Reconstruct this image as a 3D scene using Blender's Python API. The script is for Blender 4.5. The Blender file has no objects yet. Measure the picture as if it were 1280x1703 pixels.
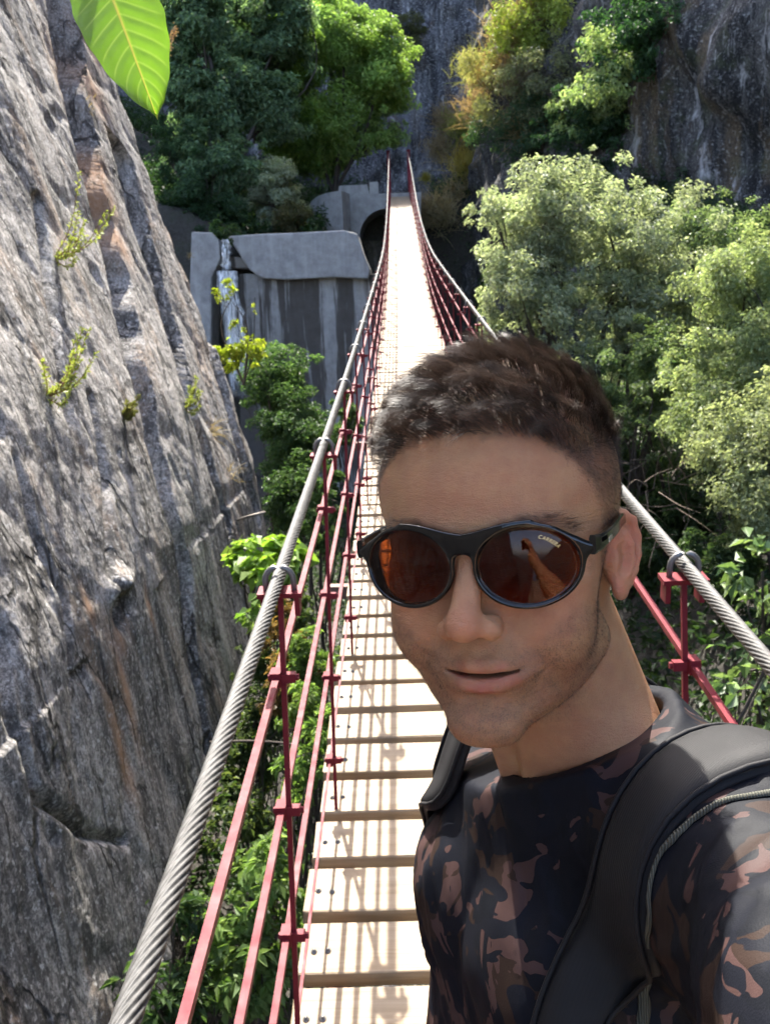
import bpy, bmesh, math, random
import numpy as np
from mathutils import Vector, Matrix, noise as mnoise

# ---------------------------------------------------------------- camera, sky, sun, exposure
SC = bpy.context.scene
COL = SC.collection
CAM_H = 1.712                      # camera height above the deck under it
FPX = 1500.0                       # focal length in photo pixels (1280 x 1703)
_p, _y, _r = math.radians(12.0), -0.0261, -0.0409
_fw = np.array([math.sin(_y)*math.cos(_p), math.cos(_y)*math.cos(_p), -math.sin(_p)])
_r0 = np.array([math.cos(_y), -math.sin(_y), 0.0]); _u0 = np.cross(_r0, _fw)
C_R = _r0*math.cos(_r) + _u0*math.sin(_r)
C_U = -_r0*math.sin(_r) + _u0*math.cos(_r)
C_F = _fw
C_POS = np.array([-0.129, 0.0, CAM_H])
cam_data = bpy.data.cameras.new('camera')
cam = bpy.data.objects.new('camera', cam_data); COL.objects.link(cam); SC.camera = cam
cam.matrix_world = Matrix([[C_R[i], C_U[i], -C_F[i], C_POS[i]] for i in range(3)] + [[0, 0, 0, 1]])
cam_data.sensor_fit = 'HORIZONTAL'; cam_data.sensor_width = 36.0
cam_data.lens = 36.0*FPX/1280.0
cam_data.clip_start = 0.02; cam_data.clip_end = 600.0
cam_data.dof.use_dof = True; cam_data.dof.focus_distance = 0.56; cam_data.dof.aperture_fstop = 38.0

SUN_EL, SUN_AZ = math.radians(53.5), math.radians(-10.8)     # azimuth from the bridge's direction (+y), clockwise
S_DIR = np.array([math.sin(SUN_AZ)*math.cos(SUN_EL), math.cos(SUN_AZ)*math.cos(SUN_EL), math.sin(SUN_EL)])
world = bpy.data.worlds.new('World'); SC.world = world; world.use_nodes = True
_nt = world.node_tree; _nt.nodes.clear()
_sky = _nt.nodes.new('ShaderNodeTexSky'); _sky.sky_type = 'NISHITA'; _sky.sun_disc = False
_sky.sun_elevation = SUN_EL; _sky.sun_rotation = SUN_AZ; _sky.altitude = 900; _sky.air_density = 0.8; _sky.dust_density = 5.0; _sky.ozone_density = 0.4
_bg = _nt.nodes.new('ShaderNodeBackground'); _bg.inputs['Strength'].default_value = 0.15
_wo = _nt.nodes.new('ShaderNodeOutputWorld')
_nt.links.new(_sky.outputs[0], _bg.inputs[0]); _nt.links.new(_bg.outputs[0], _wo.inputs[0])
sun_d = bpy.data.lights.new('sun', 'SUN'); sun_d.energy = 3.2; sun_d.angle = math.radians(0.5); sun_d.color = (1.0, 0.95, 0.86)
sun = bpy.data.objects.new('sun', sun_d); COL.objects.link(sun); sun.location = (0, 0, 40)
sun.rotation_euler = Vector(S_DIR).to_track_quat('Z', 'Y').to_euler()
SC.view_settings.view_transform = 'Standard'; SC.view_settings.look = 'None'
SC.view_settings.exposure = 2.7; SC.view_settings.gamma = 1.0
SC.render.engine = 'CYCLES'
SC.cycles.use_denoising = True
SC.cycles.max_bounces = 7; SC.cycles.diffuse_bounces = 4; SC.cycles.glossy_bounces = 3
SC.cycles.transmission_bounces = 6; SC.cycles.transparent_max_bounces = 8
SC.cycles.use_adaptive_sampling = True; SC.cycles.adaptive_threshold = 0.03

# ---------------------------------------------------------------- helpers
def W(px, py, depth):
    """Photo pixel + distance along the optical axis -> world point."""
    return C_POS + C_F*depth + C_R*((px-640)/FPX*depth) + C_U*((851.5-py)/FPX*depth)

def ray(px, py):
    d = C_F + C_R*((px-640)/FPX) + C_U*((851.5-py)/FPX)
    return d/np.linalg.norm(d)

def at_y(px, py, y):
    """Photo pixel on the vertical plane at bridge distance y."""
    d = ray(px, py); return C_POS + d*((y-C_POS[1])/d[1])

def at_z(px, py, z):
    d = ray(px, py); return C_POS + d*((z-C_POS[2])/d[2])

def project(P):
    P = np.atleast_2d(P) - C_POS; z = P@C_F
    return np.stack([640+FPX*(P@C_R)/z, 851.5-FPX*(P@C_U)/z], 1)

def tag(o, label=None, cat=None, group=None, kind=None):
    if label: o['label'] = label
    if cat: o['category'] = cat
    if group: o['group'] = group
    if kind: o['kind'] = kind
    return o

def link(name, data, parent=None, mat=None, loc=None):
    o = bpy.data.objects.new(name, data); COL.objects.link(o)
    if parent is not None: o.parent = parent
    if loc is not None: o.location = loc
    if mat is not None and data is not None:
        if not data.materials: data.materials.append(mat)
    return o

def empty(name, loc=(0, 0, 0)):
    o = bpy.data.objects.new(name, None); COL.objects.link(o); o.location = loc; o.empty_display_size = 0.1
    return o

def mesh_np(name, V, F, smooth=True, attrs=None):
    """Mesh from numpy vertices and one array of triangles or quads (or a list of such arrays)."""
    V = np.ascontiguousarray(V, dtype=np.float32)
    Fs = F if isinstance(F, list) else [F]
    Fs = [np.asarray(f, dtype=np.int32) for f in Fs if len(f)]
    me = bpy.data.meshes.new(name)
    me.vertices.add(len(V)); me.vertices.foreach_set('co', V.ravel())
    nl = sum(f.size for f in Fs); nf = sum(len(f) for f in Fs)
    me.loops.add(nl); me.polygons.add(nf)
    me.loops.foreach_set('vertex_index', np.concatenate([f.ravel() for f in Fs]))
    tot = np.concatenate([np.full(len(f), f.shape[1], np.int32) for f in Fs])
    st = np.concatenate([[0], np.cumsum(tot)[:-1]]).astype(np.int32)
    me.polygons.foreach_set('loop_start', st); me.polygons.foreach_set('loop_total', tot)
    me.polygons.foreach_set('use_smooth', np.full(nf, bool(smooth)))
    for k, (a) in (attrs or {}).items():
        a = np.asarray(a, np.float32)
        if a.ndim == 2:
            at = me.color_attributes.new(k, 'FLOAT_COLOR', 'POINT')
            at.data.foreach_set('color', np.c_[a[:, :3], np.ones(len(a), np.float32)].astype(np.float32).ravel())
        else:
            at = me.attributes.new(k, 'FLOAT', 'POINT'); at.data.foreach_set('value', a)
    me.update(calc_edges=True); me.validate()
    return me

class MB:
    """Collects simple shapes into one mesh."""
    def __init__(s): s.v = []; s.f = []
    def add(s, v, f):
        o = len(s.v); s.v += [tuple(map(float, p)) for p in v]; s.f += [tuple(i+o for i in q) for q in f]
    def box(s, c, size, R=None, taper=1.0):
        hx, hy, hz = [k/2 for k in size]; R = np.eye(3) if R is None else np.asarray(R)
        pts = [(x*(taper if z > 0 else 1), y*(taper if z > 0 else 1), z) for z in (-hz, hz) for y in (-hy, hy) for x in (-hx, hx)]
        s.add([np.asarray(c)+R@np.array(p) for p in pts], [(0, 2, 3, 1), (4, 5, 7, 6), (0, 1, 5, 4), (2, 6, 7, 3), (1, 3, 7, 5), (0, 4, 6, 2)])
    def bar(s, a, b, w, h=None, up=(0, 0, 1)):
        """square bar from a to b"""
        a = np.asarray(a, float); b = np.asarray(b, float); d = b-a; L = np.linalg.norm(d); d = d/L
        x = np.cross(d, up); x = x/max(np.linalg.norm(x), 1e-9); z = np.cross(x, d)
        s.box((a+b)/2, (w, L, h or w), np.array([x, d, z]).T)
    def tube(s, pts, r, n=8, cap=True):
        pts = np.asarray(pts, float); m = len(pts); r = np.broadcast_to(r, (m,))
        T = np.gradient(pts, axis=0); T /= np.maximum(np.linalg.norm(T, axis=1, keepdims=True), 1e-9)
        ref = np.array([0, 0, 1.0]) if abs(T[0][2]) < .9 else np.array([1.0, 0, 0])
        vs = []
        for i in range(m):
            x = np.cross(ref, T[i]); x /= max(np.linalg.norm(x), 1e-9); y = np.cross(T[i], x); ref = np.cross(x, -T[i]) if False else y*0+ref
            for k in range(n):
                a = 2*math.pi*k/n; vs.append(pts[i]+r[i]*(math.cos(a)*x+math.sin(a)*y))
        fs = [(i*n+k, i*n+(k+1) % n, (i+1)*n+(k+1) % n, (i+1)*n+k) for i in range(m-1) for k in range(n)]
        if cap: fs += [tuple(range(n))[::-1], tuple((m-1)*n+k for k in range(n))]
        s.add(vs, fs)
    def mesh(s, name, smooth=False):
        me = bpy.data.meshes.new(name); me.from_pydata(s.v, [], s.f); me.update()
        if smooth: me.polygons.foreach_set('use_smooth', np.ones(len(me.polygons), bool))
        return me
    def build(s, name, mat, parent=None, smooth=False, loc=None):
        return link(name, s.mesh(name, smooth), parent, mat, loc)

# vectorised gradient noise
_rng = np.random.default_rng(7)
_PERM = _rng.permutation(512).astype(np.int64); _PERM = np.concatenate([_PERM, _PERM])
_GR = _rng.normal(size=(512, 3)).astype(np.float32); _GR /= np.linalg.norm(_GR, axis=1, keepdims=True)
def pnoise(P):
    P = np.asarray(P, np.float32); i = np.floor(P).astype(np.int64); f = P-i; i &= 511 if False else 255
    u = f*f*f*(f*(f*6-15)+10); out = 0
    for dx in (0, 1):
        for dy in (0, 1):
            for dz in (0, 1):
                h = _PERM[_PERM[_PERM[i[..., 0]+dx]+(i[..., 1]+dy)] % 512 + (i[..., 2]+dz)] % 512
                g = _GR[h]; d = np.stack([f[..., 0]-dx, f[..., 1]-dy, f[..., 2]-dz], -1)
                w = (u[..., 0] if dx else 1-u[..., 0])*(u[..., 1] if dy else 1-u[..., 1])*(u[..., 2] if dz else 1-u[..., 2])
                out = out + w*(g*d).sum(-1)
    return out*1.6
def fbm(P, oct=4, lac=2.03, gain=.5, ridge=False):
    P = np.asarray(P, np.float32); s = 0; a = 1.0
    for k in range(oct):
        n = pnoise(P+17.3*k)
        s = s + a*((1-2*np.abs(n)) if ridge else n); P = P*lac; a *= gain
    return s
def sstep(a, b, x):
    t = np.clip((np.asarray(x, float)-a)/(b-a), 0, 1); return t*t*(3-2*t)

# ---------------------------------------------------------------- material helpers
def new_mat(name):
    m = bpy.data.materials.new(name); m.use_nodes = True; nt = m.node_tree; nt.nodes.clear()
    out = nt.nodes.new('ShaderNodeOutputMaterial')
    return m, nt, out
def N(nt, t, **kw):
    n = nt.nodes.new('ShaderNode'+t)
    for k, v in kw.items():
        if k.startswith('i_'):
            key = k[2:]; key = int(key) if key.isdigit() else key.replace('_', ' ')
            n.inputs[key].default_value = v
        else: setattr(n, k, v)
    return n
def ramp(nt, fac, stops, interp='LINEAR'):
    r = nt.nodes.new('ShaderNodeValToRGB'); e = r.color_ramp.elements; r.color_ramp.interpolation = interp
    while len(e) < len(stops): e.new(0.5)
    for el, (p, c) in zip(e, stops):
        el.position = p; el.color = (c[0], c[1], c[2], 1) if not np.isscalar(c) else (c, c, c, 1)
    nt.links.new(fac, r.inputs[0]); return r.outputs[0]
def mixc(nt, fac, a, b, mode='MIX'):
    m = nt.nodes.new('ShaderNodeMix'); m.data_type = 'RGBA'; m.blend_type = mode; m.clamp_factor = True
    for s, v in ((m.inputs[0], fac), (m.inputs[6], a), (m.inputs[7], b)):
        if hasattr(v, 'links') or isinstance(v, bpy.types.NodeSocket): nt.links.new(v, s)
        elif np.isscalar(v): s.default_value = v
        else: s.default_value = (v[0], v[1], v[2], 1)
    return m.outputs[2]
def mathn(nt, op, a, b=None):
    m = nt.nodes.new('ShaderNodeMath'); m.operation = op
    for s, v in ((m.inputs[0], a), (m.inputs[1], b)):
        if v is None: continue
        if isinstance(v, bpy.types.NodeSocket): nt.links.new(v, s)
        else: s.default_value = v
    return m.outputs[0]
def noise_tex(nt, vec, scale, detail=4, rough=.55, dist=0.0):
    n = N(nt, 'TexNoise'); n.inputs['Scale'].default_value = scale; n.inputs['Detail'].default_value = detail
    n.inputs['Roughness'].default_value = rough; n.inputs['Distortion'].default_value = dist
    if vec is not None: nt.links.new(vec, n.inputs['Vector'])
    return n.outputs[0]
def coords(nt, scale=(1, 1, 1), kind='Object', rot=(0, 0, 0)):
    t = N(nt, 'TexCoord'); m = N(nt, 'Mapping'); m.inputs['Scale'].default_value = scale; m.inputs['Rotation'].default_value = rot
    nt.links.new(t.outputs[kind], m.inputs[0]); return m.outputs[0]
def bump(nt, height, strength=.3, dist=.01, normal=None):
    b = N(nt, 'Bump'); b.inputs['Strength'].default_value = strength; b.inputs['Distance'].default_value = dist
    nt.links.new(height, b.inputs['Height'])
    if normal is not None: nt.links.new(normal, b.inputs['Normal'])
    return b.outputs[0]
def principled(nt, out, color, rough=.6, normal=None, **kw):
    p = N(nt, 'BsdfPrincipled')
    for k, v in [('Base Color', color), ('Roughness', rough)] + [(k.replace('_', ' '), v) for k, v in kw.items()]:
        s = p.inputs[k]
        if isinstance(v, bpy.types.NodeSocket): nt.links.new(v, s)
        elif np.isscalar(v): s.default_value = v
        else: s.default_value = (v[0], v[1], v[2], 1) if len(s.default_value) == 4 else tuple(v)
    if normal is not None: nt.links.new(normal, p.inputs['Normal'])
    nt.links.new(p.outputs[0], out.inputs[0]); return p
def attr(nt, name, out='Color'):
    a = N(nt, 'Attribute'); a.attribute_name = name; return a.outputs[out]
def simple_mat(name, color, rough=.5, noise=.15, nscale=20, bumps=.0, **kw):
    m, nt, out = new_mat(name); v = coords(nt)
    n = noise_tex(nt, v, nscale, 5)
    c = mixc(nt, n, [k*(1-noise) for k in color], [min(1, k*(1+noise)) for k in color])
    principled(nt, out, c, rough, bump(nt, n, bumps, .004) if bumps else None, **kw); return m

# ---------------------------------------------------------------- implicit surfaces
def smin(a, b, k):
    h = np.clip(.5+.5*(b-a)/k, 0, 1); return b*(1-h)+a*h-k*h*(1-h)
def smax(a, b, k): return -smin(-a, -b, k)
def s_ell(P, c, r, R=None):
    q = P-np.asarray(c, np.float32)
    if R is not None: q = q@np.asarray(R, np.float32)
    r = np.asarray(r, np.float32); k0 = np.sqrt(((q/r)**2).sum(-1)); k1 = np.sqrt(((q/(r*r))**2).sum(-1))+1e-9
    return k0*(k0-1)/k1
def s_cap(P, a, b, ra, rb=None):
    a = np.asarray(a, np.float32); b = np.asarray(b, np.float32); rb = ra if rb is None else rb
    d = b-a; t = np.clip(((P-a)@d)/max(float(d@d), 1e-9), 0, 1); q = P-a-t[..., None]*d
    return np.sqrt((q*q).sum(-1))-(ra+(rb-ra)*t)
def s_poly(P, pts, rs, k=0.0):
    D = None
    for i in range(len(pts)-1):
        d = s_cap(P, pts[i], pts[i+1], rs[i], rs[i+1]); D = d if D is None else (smin(D, d, k) if k else np.minimum(D, d))
    return D
def surface_nets(fun, lo, hi, h, newton=2, chunk=True):
    lo = np.asarray(lo, float); n = np.ceil((np.asarray(hi)-lo)/h).astype(int)+1
    ax = [lo[i]+h*np.arange(n[i]) for i in range(3)]
    # coarse pass first, then only the blocks the surface can cross
    B = 4; nc = -(-n//B)+1
    g = np.stack(np.meshgrid(*[lo[i]+h*B*np.arange(nc[i]) for i in range(3)], indexing='ij'), -1).astype(np.float32)
    Dc = fun(g.reshape(-1, 3)).reshape(g.shape[:3])
    near = np.abs(Dc) < h*B*2.4
    blk = np.zeros(tuple(nc-1), bool)
    for a in (0, 1):
        for bb in (0, 1):
            for e in (0, 1): blk |= near[a:nc[0]-1+a, bb:nc[1]-1+bb, e:nc[2]-1+e]
    Df = np.repeat(np.repeat(np.repeat(Dc[:-1, :-1, :-1], B, 0), B, 1), B, 2)
    bi = np.argwhere(blk)*B
    loc = np.stack(np.meshgrid(*[np.arange(B)]*3, indexing='ij'), -1).reshape(-1, 3)
    for i0 in range(0, len(bi), 4000):
        ii = (bi[i0:i0+4000, None]+loc[None]).reshape(-1, 3)
        Df[tuple(ii.T)] = fun((lo+h*ii).astype(np.float32))
    D = Df[:n[0], :n[1], :n[2]]
    S = D < 0
    c = np.zeros(tuple(n-1), np.int8)
    for a in (0, 1):
        for b in (0, 1):
            for e in (0, 1): c += S[a:n[0]-1+a, b:n[1]-1+b, e:n[2]-1+e]
    act = np.argwhere((c > 0) & (c < 8))
    idx = np.full(tuple(n-1), -1, np.int64); idx[tuple(act.T)] = np.arange(len(act))
    pos = np.zeros((len(act), 3)); cnt = np.zeros(len(act))
    offs = [(a, b, e) for a in (0, 1) for b in (0, 1) for e in (0, 1)]
    val = {o: D[act[:, 0]+o[0], act[:, 1]+o[1], act[:, 2]+o[2]] for o in offs}
    for o in offs:
        for axis in range(3):
            if o[axis]: continue
            q = list(o); q[axis] = 1; q = tuple(q); va, vb = val[o], val[q]; m = (va < 0) != (vb < 0)
            t = va[m]/(va[m]-vb[m]); p = np.tile(np.array(o, float), (m.sum(), 1)); p[:, axis] = t
            pos[m] += p; cnt[m] += 1
    V = lo+h*(act+pos/np.maximum(cnt, 1)[:, None])
    F = []
    for axis in range(3):
        o1, o2 = (axis+1) % 3, (axis+2) % 3
        sl0 = [slice(1, n[k]-1) for k in range(3)]; sl1 = list(sl0); sl0[axis] = slice(0, n[axis]-1); sl1[axis] = slice(1, n[axis])
        A, B = S[tuple(sl0)], S[tuple(sl1)]
        e = np.argwhere(A != B); flip = B[tuple(e.T)]
        st = np.ones(3, int); st[axis] = 0; e = e+st
        def cell(d1, d2):
            q = e.copy(); q[:, o1] -= d1; q[:, o2] -= d2; return idx[tuple(q.T)]
        quad = np.stack([cell(1, 1), cell(0, 1), cell(0, 0), cell(1, 0)], 1)
        quad[flip] = quad[flip][:, ::-1]; F.append(quad)
    F = np.concatenate(F)
    F = F[(F >= 0).all(1)]
    for _ in range(newton):
        P = V.astype(np.float32); d = fun(P); e = h*.3; g = np.stack([fun(P+np.eye(3, dtype=np.float32)[k]*e)-fun(P-np.eye(3, dtype=np.float32)[k]*e) for k in range(3)], 1)/(2*e)
        step = (d/np.maximum((g*g).sum(1), .2))[:, None]*g
        V = V-np.clip(step, -h, h)
    return V, F
def catmull(pts, n):
    pts = np.asarray(pts, float); P = np.vstack([2*pts[0]-pts[1], pts, 2*pts[-1]-pts[-2]]); out = []
    for i in range(len(pts)-1):
        t = np.linspace(0, 1, n, endpoint=False)[:, None]; a, b, c, d = P[i:i+4]
        out.append(.5*((2*b)+(c-a)*t+(2*a-5*b+4*c-d)*t*t+(3*b-a-3*c+d)*t**3))
    return np.vstack(out+[pts[-1:]])
# ---------------------------------------------------------------- terrain: gorge, cliffs, dam
_dy = np.linspace(-14, 44, 1161)
_ds = np.interp(_dy, [-14, -4, 0, 6, 12.4, 22.4, 41, 44], [-.02, .07, .088, .115, .122, .232, .188, .188])
_dzv = np.concatenate([[0], np.cumsum((_ds[1:]+_ds[:-1])/2*np.diff(_dy))]); _dzv -= np.interp(0, _dy, _dzv)
def deck_z(y): return np.interp(y, _dy, _dzv)

def rock_material(name, light, dark, warm, warm_amt=.5, streak=(0, 0, 0), fleck=.5, scale=1.0, moss=0.0, crack=0.0):
    m, nt, out = new_mat(name); v = coords(nt); vs = coords(nt, (2.2*scale, 2.2*scale, .45*scale), rot=streak)
    big = noise_tex(nt, vs, 1.1, 6, .62, .4); mid = noise_tex(nt, vs, 5.5, 7, .68, .3); fine = noise_tex(nt, v, 42*scale, 6, .7); grit = noise_tex(nt, v, 120*scale, 4, .75)
    f = mathn(nt, 'ADD', mathn(nt, 'MULTIPLY', big, .34), mathn(nt, 'ADD', mathn(nt, 'MULTIPLY', mid, .34), mathn(nt, 'MULTIPLY', fine, .32)))
    c = ramp(nt, f, [(.42, [k*.5 for k in dark]), (.475, dark), (.525, light), (.585, [min(1, k*1.4) for k in light])])
    w = noise_tex(nt, coords(nt, (3.2*scale, 3.2*scale, .30*scale), rot=streak), .9, 5, .6, .6)
    c = mixc(nt, ramp(nt, w, [(.54, 0), (.66, warm_amt)]), c, warm)
    # dark lichen and pale specks
    c = mixc(nt, ramp(nt, grit, [(.48, 0), (.60, .72)]), c, [k*.40 for k in dark])
    gr2 = noise_tex(nt, coords(nt, (1, 1, .55), rot=streak), 44*scale, 5, .8); c = mixc(nt, ramp(nt, gr2, [(.50, 0), (.60, .7)]), c, [k*.45 for k in dark])
    sp = noise_tex(nt, v, 26*scale, 5, .75); c = mixc(nt, ramp(nt, sp, [(.57, 0), (.62, fleck)]), c, (.58, .57, .55))
    wl = noise_tex(nt, coords(nt, (4*scale, 4*scale, .5*scale), rot=streak), 1.7, 6, .7, .3); c = mixc(nt, ramp(nt, wl, [(.57, 0), (.70, .5)]), c, (.54, .52, .50))
    if moss: c = mixc(nt, ramp(nt, noise_tex(nt, v, 1.3, 5, .65), [(.52, 0), (.64, moss)]), c, (.055, .07, .02))
    a = N(nt, 'Attribute'); a.attribute_name = 'stain'
    c = mixc(nt, mathn(nt, 'MULTIPLY', a.outputs['Fac'], ramp(nt, mid, [(.3, .45), (.62, 1)])), c, (.40, .23, .13))
    h = mathn(nt, 'ADD', mathn(nt, 'MULTIPLY', mid, .12), mathn(nt, 'ADD', mathn(nt, 'MULTIPLY', fine, .40), mathn(nt, 'MULTIPLY', grit, .34)))
    nb = bump(nt, h, .8, .016/scale)
    if crack:
        for sc_, th in ((1.15, .012), (3.6, .020)):
            vo = N(nt, 'TexVoronoi'); vo.feature = 'DISTANCE_TO_EDGE'; vo.inputs['Scale'].default_value = sc_
            wn = N(nt, 'TexNoise'); wn.inputs['Scale'].default_value = 2.5*sc_; wn.inputs['Detail'].default_value = 5; cv = coords(nt, (1.3, 1.3, .42), rot=streak); nt.links.new(cv, wn.inputs['Vector'])
            ad = N(nt, 'VectorMath'); ad.operation = 'MULTIPLY_ADD'; nt.links.new(wn.outputs['Color'], ad.inputs[0]); ad.inputs[1].default_value = (.55/sc_,)*3; nt.links.new(cv, ad.inputs[2]); nt.links.new(ad.outputs[0], vo.inputs['Vector'])
            gate = ramp(nt, noise_tex(nt, coords(nt, (1, 1, .5)), .9*sc_, 3), [(.46, 0), (.56, 1)])
            line = mathn(nt, 'MULTIPLY', ramp(nt, vo.outputs['Distance'], [(0, 1), (th, .8), (th*2.2, 0)]), gate)
            c = mixc(nt, mathn(nt, 'MULTIPLY', line, .8), c, (.03, .028, .026))
            nb = bump(nt, mathn(nt, 'SUBTRACT', 1.0, line), .9, .03/sc_, nb)
    principled(nt, out, c, .9, nb, Specular_IOR_Level=.25); return m
ROCK = rock_material('limestone', (.40, .375, .348), (.15, .142, .134), (.42, .29, .19), .5, (-0.10, 0, 0), .8, crack=1.0)
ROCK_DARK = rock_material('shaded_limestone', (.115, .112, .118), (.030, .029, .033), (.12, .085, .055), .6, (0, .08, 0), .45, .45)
ROCK_BROWN = rock_material('mossy_limestone', (.115, .098, .075), (.036, .032, .027), (.13, .085, .05), .6, (0, 0, 0), .2, .5, .5)

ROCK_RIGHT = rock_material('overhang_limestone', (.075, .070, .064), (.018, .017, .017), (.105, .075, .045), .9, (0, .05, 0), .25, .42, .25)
def grid_faces(nu, nv):
    i = np.arange((nu-1)*(nv-1)); a = (i//(nv-1))*nv+i % (nv-1); return np.stack([a, a+1, a+nv+1, a+nv], 1)

# --- left cliff: face almost parallel to the bridge, leaning back, undercut below the lip
CX_Z = [-6, -3, -.7, .2, 1.2, 2.5, 4.1, 5.2, 9]; CX_X = [-1.0, -1.38, -1.78, -1.88, -2.14, -2.58, -3.02, -3.26, -4.2]
def line_side(Y, Z, pts):
    """signed distance to a polyline in the (y, z) plane; positive on its far side"""
    best = np.full(Y.shape, 1e9); sg = np.zeros(Y.shape)
    for (y0, z0), (y1, z1) in zip(pts[:-1], pts[1:]):
        dy, dz = y1-y0, z1-z0; L2 = dy*dy+dz*dz; t = np.clip(((Y-y0)*dy+(Z-z0)*dz)/L2, 0, 1)
        d = np.hypot(Y-y0-t*dy, Z-z0-t*dz); s = np.sign((Y-y0)*-dz+(Z-z0)*dy); m = d < best; best[m] = d[m]; sg[m] = s[m]
    return best*sg
def on_cliff(px, py):
    """photo pixel -> point on the smooth cliff face"""
    d = ray(px, py); t = np.linspace(1.5, 16, 3000); P = C_POS+t[:, None]*d; i = np.argmax(P[:, 0] < np.interp(P[:, 2], CX_Z, CX_X)-0.0); return P[i]
def cliff_x(Y, Z):
    X = np.interp(Z, CX_Z, CX_X)
    # shelf joints taken from the photograph: the rock beyond each line steps back
    for pts, dep, wid, cut in CRACKS:
        s = line_side(Y, Z, pts); wd = wid*(1+.45*pnoise(np.stack([Z*2.2, Y*0, Y*0+dep*50], -1)))*np.interp(Z, [-1, 1.5, 3.5], [.35, .7, 1.2])
        X = X-dep*sstep(-.02, .03, s)*(1-sstep(wd-.06, wd, s))-cut*np.exp(-(s/.03)**2)
    q = Y-Z*.12                                                                      # bedding dips towards the far end
    st = lambda a, b, c, o=4, r=True: fbm(np.stack([q*a, Z*b, Y*0+c], -1), o, ridge=r)
    X = X+.05*st(.40, .06, 3.1, 2)+.004*st(1.6, .22, 5.2, 3)                           # long flutes
    slab = st(.7, .16, 8.8, 2, False)+.06*pnoise(np.stack([Y*3.1, Z*2.2, Y*0+2], -1)); f3 = slab*2.6; X = X+.0*(np.floor(f3)+sstep(.86, 1.0, f3-np.floor(f3)))/3.0    # flat plates with sharp steps
    iso = lambda a, c, o=4, r=False: fbm(np.stack([Y*a+Z*.15*a, Z*a*.7, Y*0+c], -1), o, ridge=r)
    X = X+.012*iso(.8, 12.0, 2)+.002*st(7.0, .5, 15., 3)+.003*iso(14., 27., 3)+.0035*iso(30., 19., 3)+.0025*iso(64., 23., 2)
    X = X-.010*np.maximum(0, iso(1.6, 41., 2, True)-.80)*3                             # thin clefts
    pk = fbm(np.stack([Y*2.6, Z*1.9, Y*0+31], -1), 3); X = X-.10*np.maximum(0, pk-.66)  # pockets
    p = on_cliff(200, 1000); X = X-.16*np.exp(-((Y-p[1])/.10)**2-((Z-p[2]+.05)/.10)**2)+.10*np.exp(-((Y-p[1])/.16)**2-((Z-p[2]-.10)/.07)**2)
    X = X-.05
    yT = np.interp(Z, [-5, -3, -2.0, -1.75, -1.55, -1.2, -.7], [2.7, 3.1, 3.9, 4.9, 7.0, 9.3, 10.2])+.25*pnoise(np.stack([Z*2.5, Y*0, Y*0+7], -1))
    X = X-np.maximum(0, Y-yT)**1.25*np.interp(Z, [-1.5, -.7], [.85, 1.2])                                           # turns away at its far end
    return X
CRACKS = []
def _crk(px, dep, wid, cut=.08):
    p = [on_cliff(*q) for q in px]; CRACKS.append(([(q[1], q[2]) for q in p], dep, wid, cut))
_crk([(78, -60), (92, 60), (118, 210), (140, 300), (172, 420), (215, 620), (268, 830), (298, 930), (312, 1040), (335, 1180), (350, 1270)], .30, .55, .05)
_crk([(60, 330), (78, 430), (95, 560), (118, 700)], .06, .10, .06)
_crk([(205, 300), (262, 480), (318, 690), (352, 790), (372, 860)], .16, .50, .04)
_crk([(262, 255), (300, 400), (352, 600), (398, 760), (425, 860)], .10, .45, .04)
_crk([(150, 660), (172, 800), (180, 960), (196, 1010)], .04, .12, .05)
_crk([(0, 1050), (20, 1180), (60, 1330), (150, 1390), (210, 1400)], .05, .16, .05)
_crk([(30, 760), (60, 880), (110, 1000), (120, 1130)], .04, .12, .03)
yy = np.concatenate([np.linspace(-7, 1.6, 60)[:-1], np.geomspace(1.6, 13.5, 450)]); zz = np.concatenate([np.linspace(-6, -1.9, 60)[:-1], np.linspace(-1.9, 5.6, 400), np.linspace(5.6, 9, 30)[1:]])
Yg, Zg = np.meshgrid(yy, zz, indexing='ij')
Xg = cliff_x(Yg, Zg)
V = np.stack([Xg, Yg, Zg], -1).reshape(-1, 3)
def near_px(px, py, r):
    p = on_cliff(px, py); return np.exp(-(((V[:, 1]-p[1])/r[0])**2+((V[:, 2]-p[2])/r[1])**2))
stain = np.zeros(len(V))
for q in [((150, 60), (.22, .30)), ((160, 150), (.25, .3)), ((180, 330), (.25, .22)), ((200, 400), (.2, .2)), ((130, 200), (.22, .30)), ((165, 270), (.25, .22)), ((110, 120), (.2, .3)), ((205, 1150), (.06, .35)), ((195, 1060), (.08, .12)), ((200, 1250), (.07, .3)), ((245, 1010), (.05, .15)), ((150, 1010), (.04, .12)), ((300, 400), (.5, .12)), ((330, 470), (.5, .2))]:
    stain = np.maximum(stain, .85*near_px(*q[0], q[1]))
left_cliff = link('limestone_cliff', mesh_np('limestone_cliff', V, grid_faces(len(yy), len(zz))[:, ::-1], True, {'stain': stain}), None, ROCK)
tag(left_cliff, 'weathered grey limestone cliff beside the bridge, cracked and leaning back', None, None, 'structure')

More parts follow.
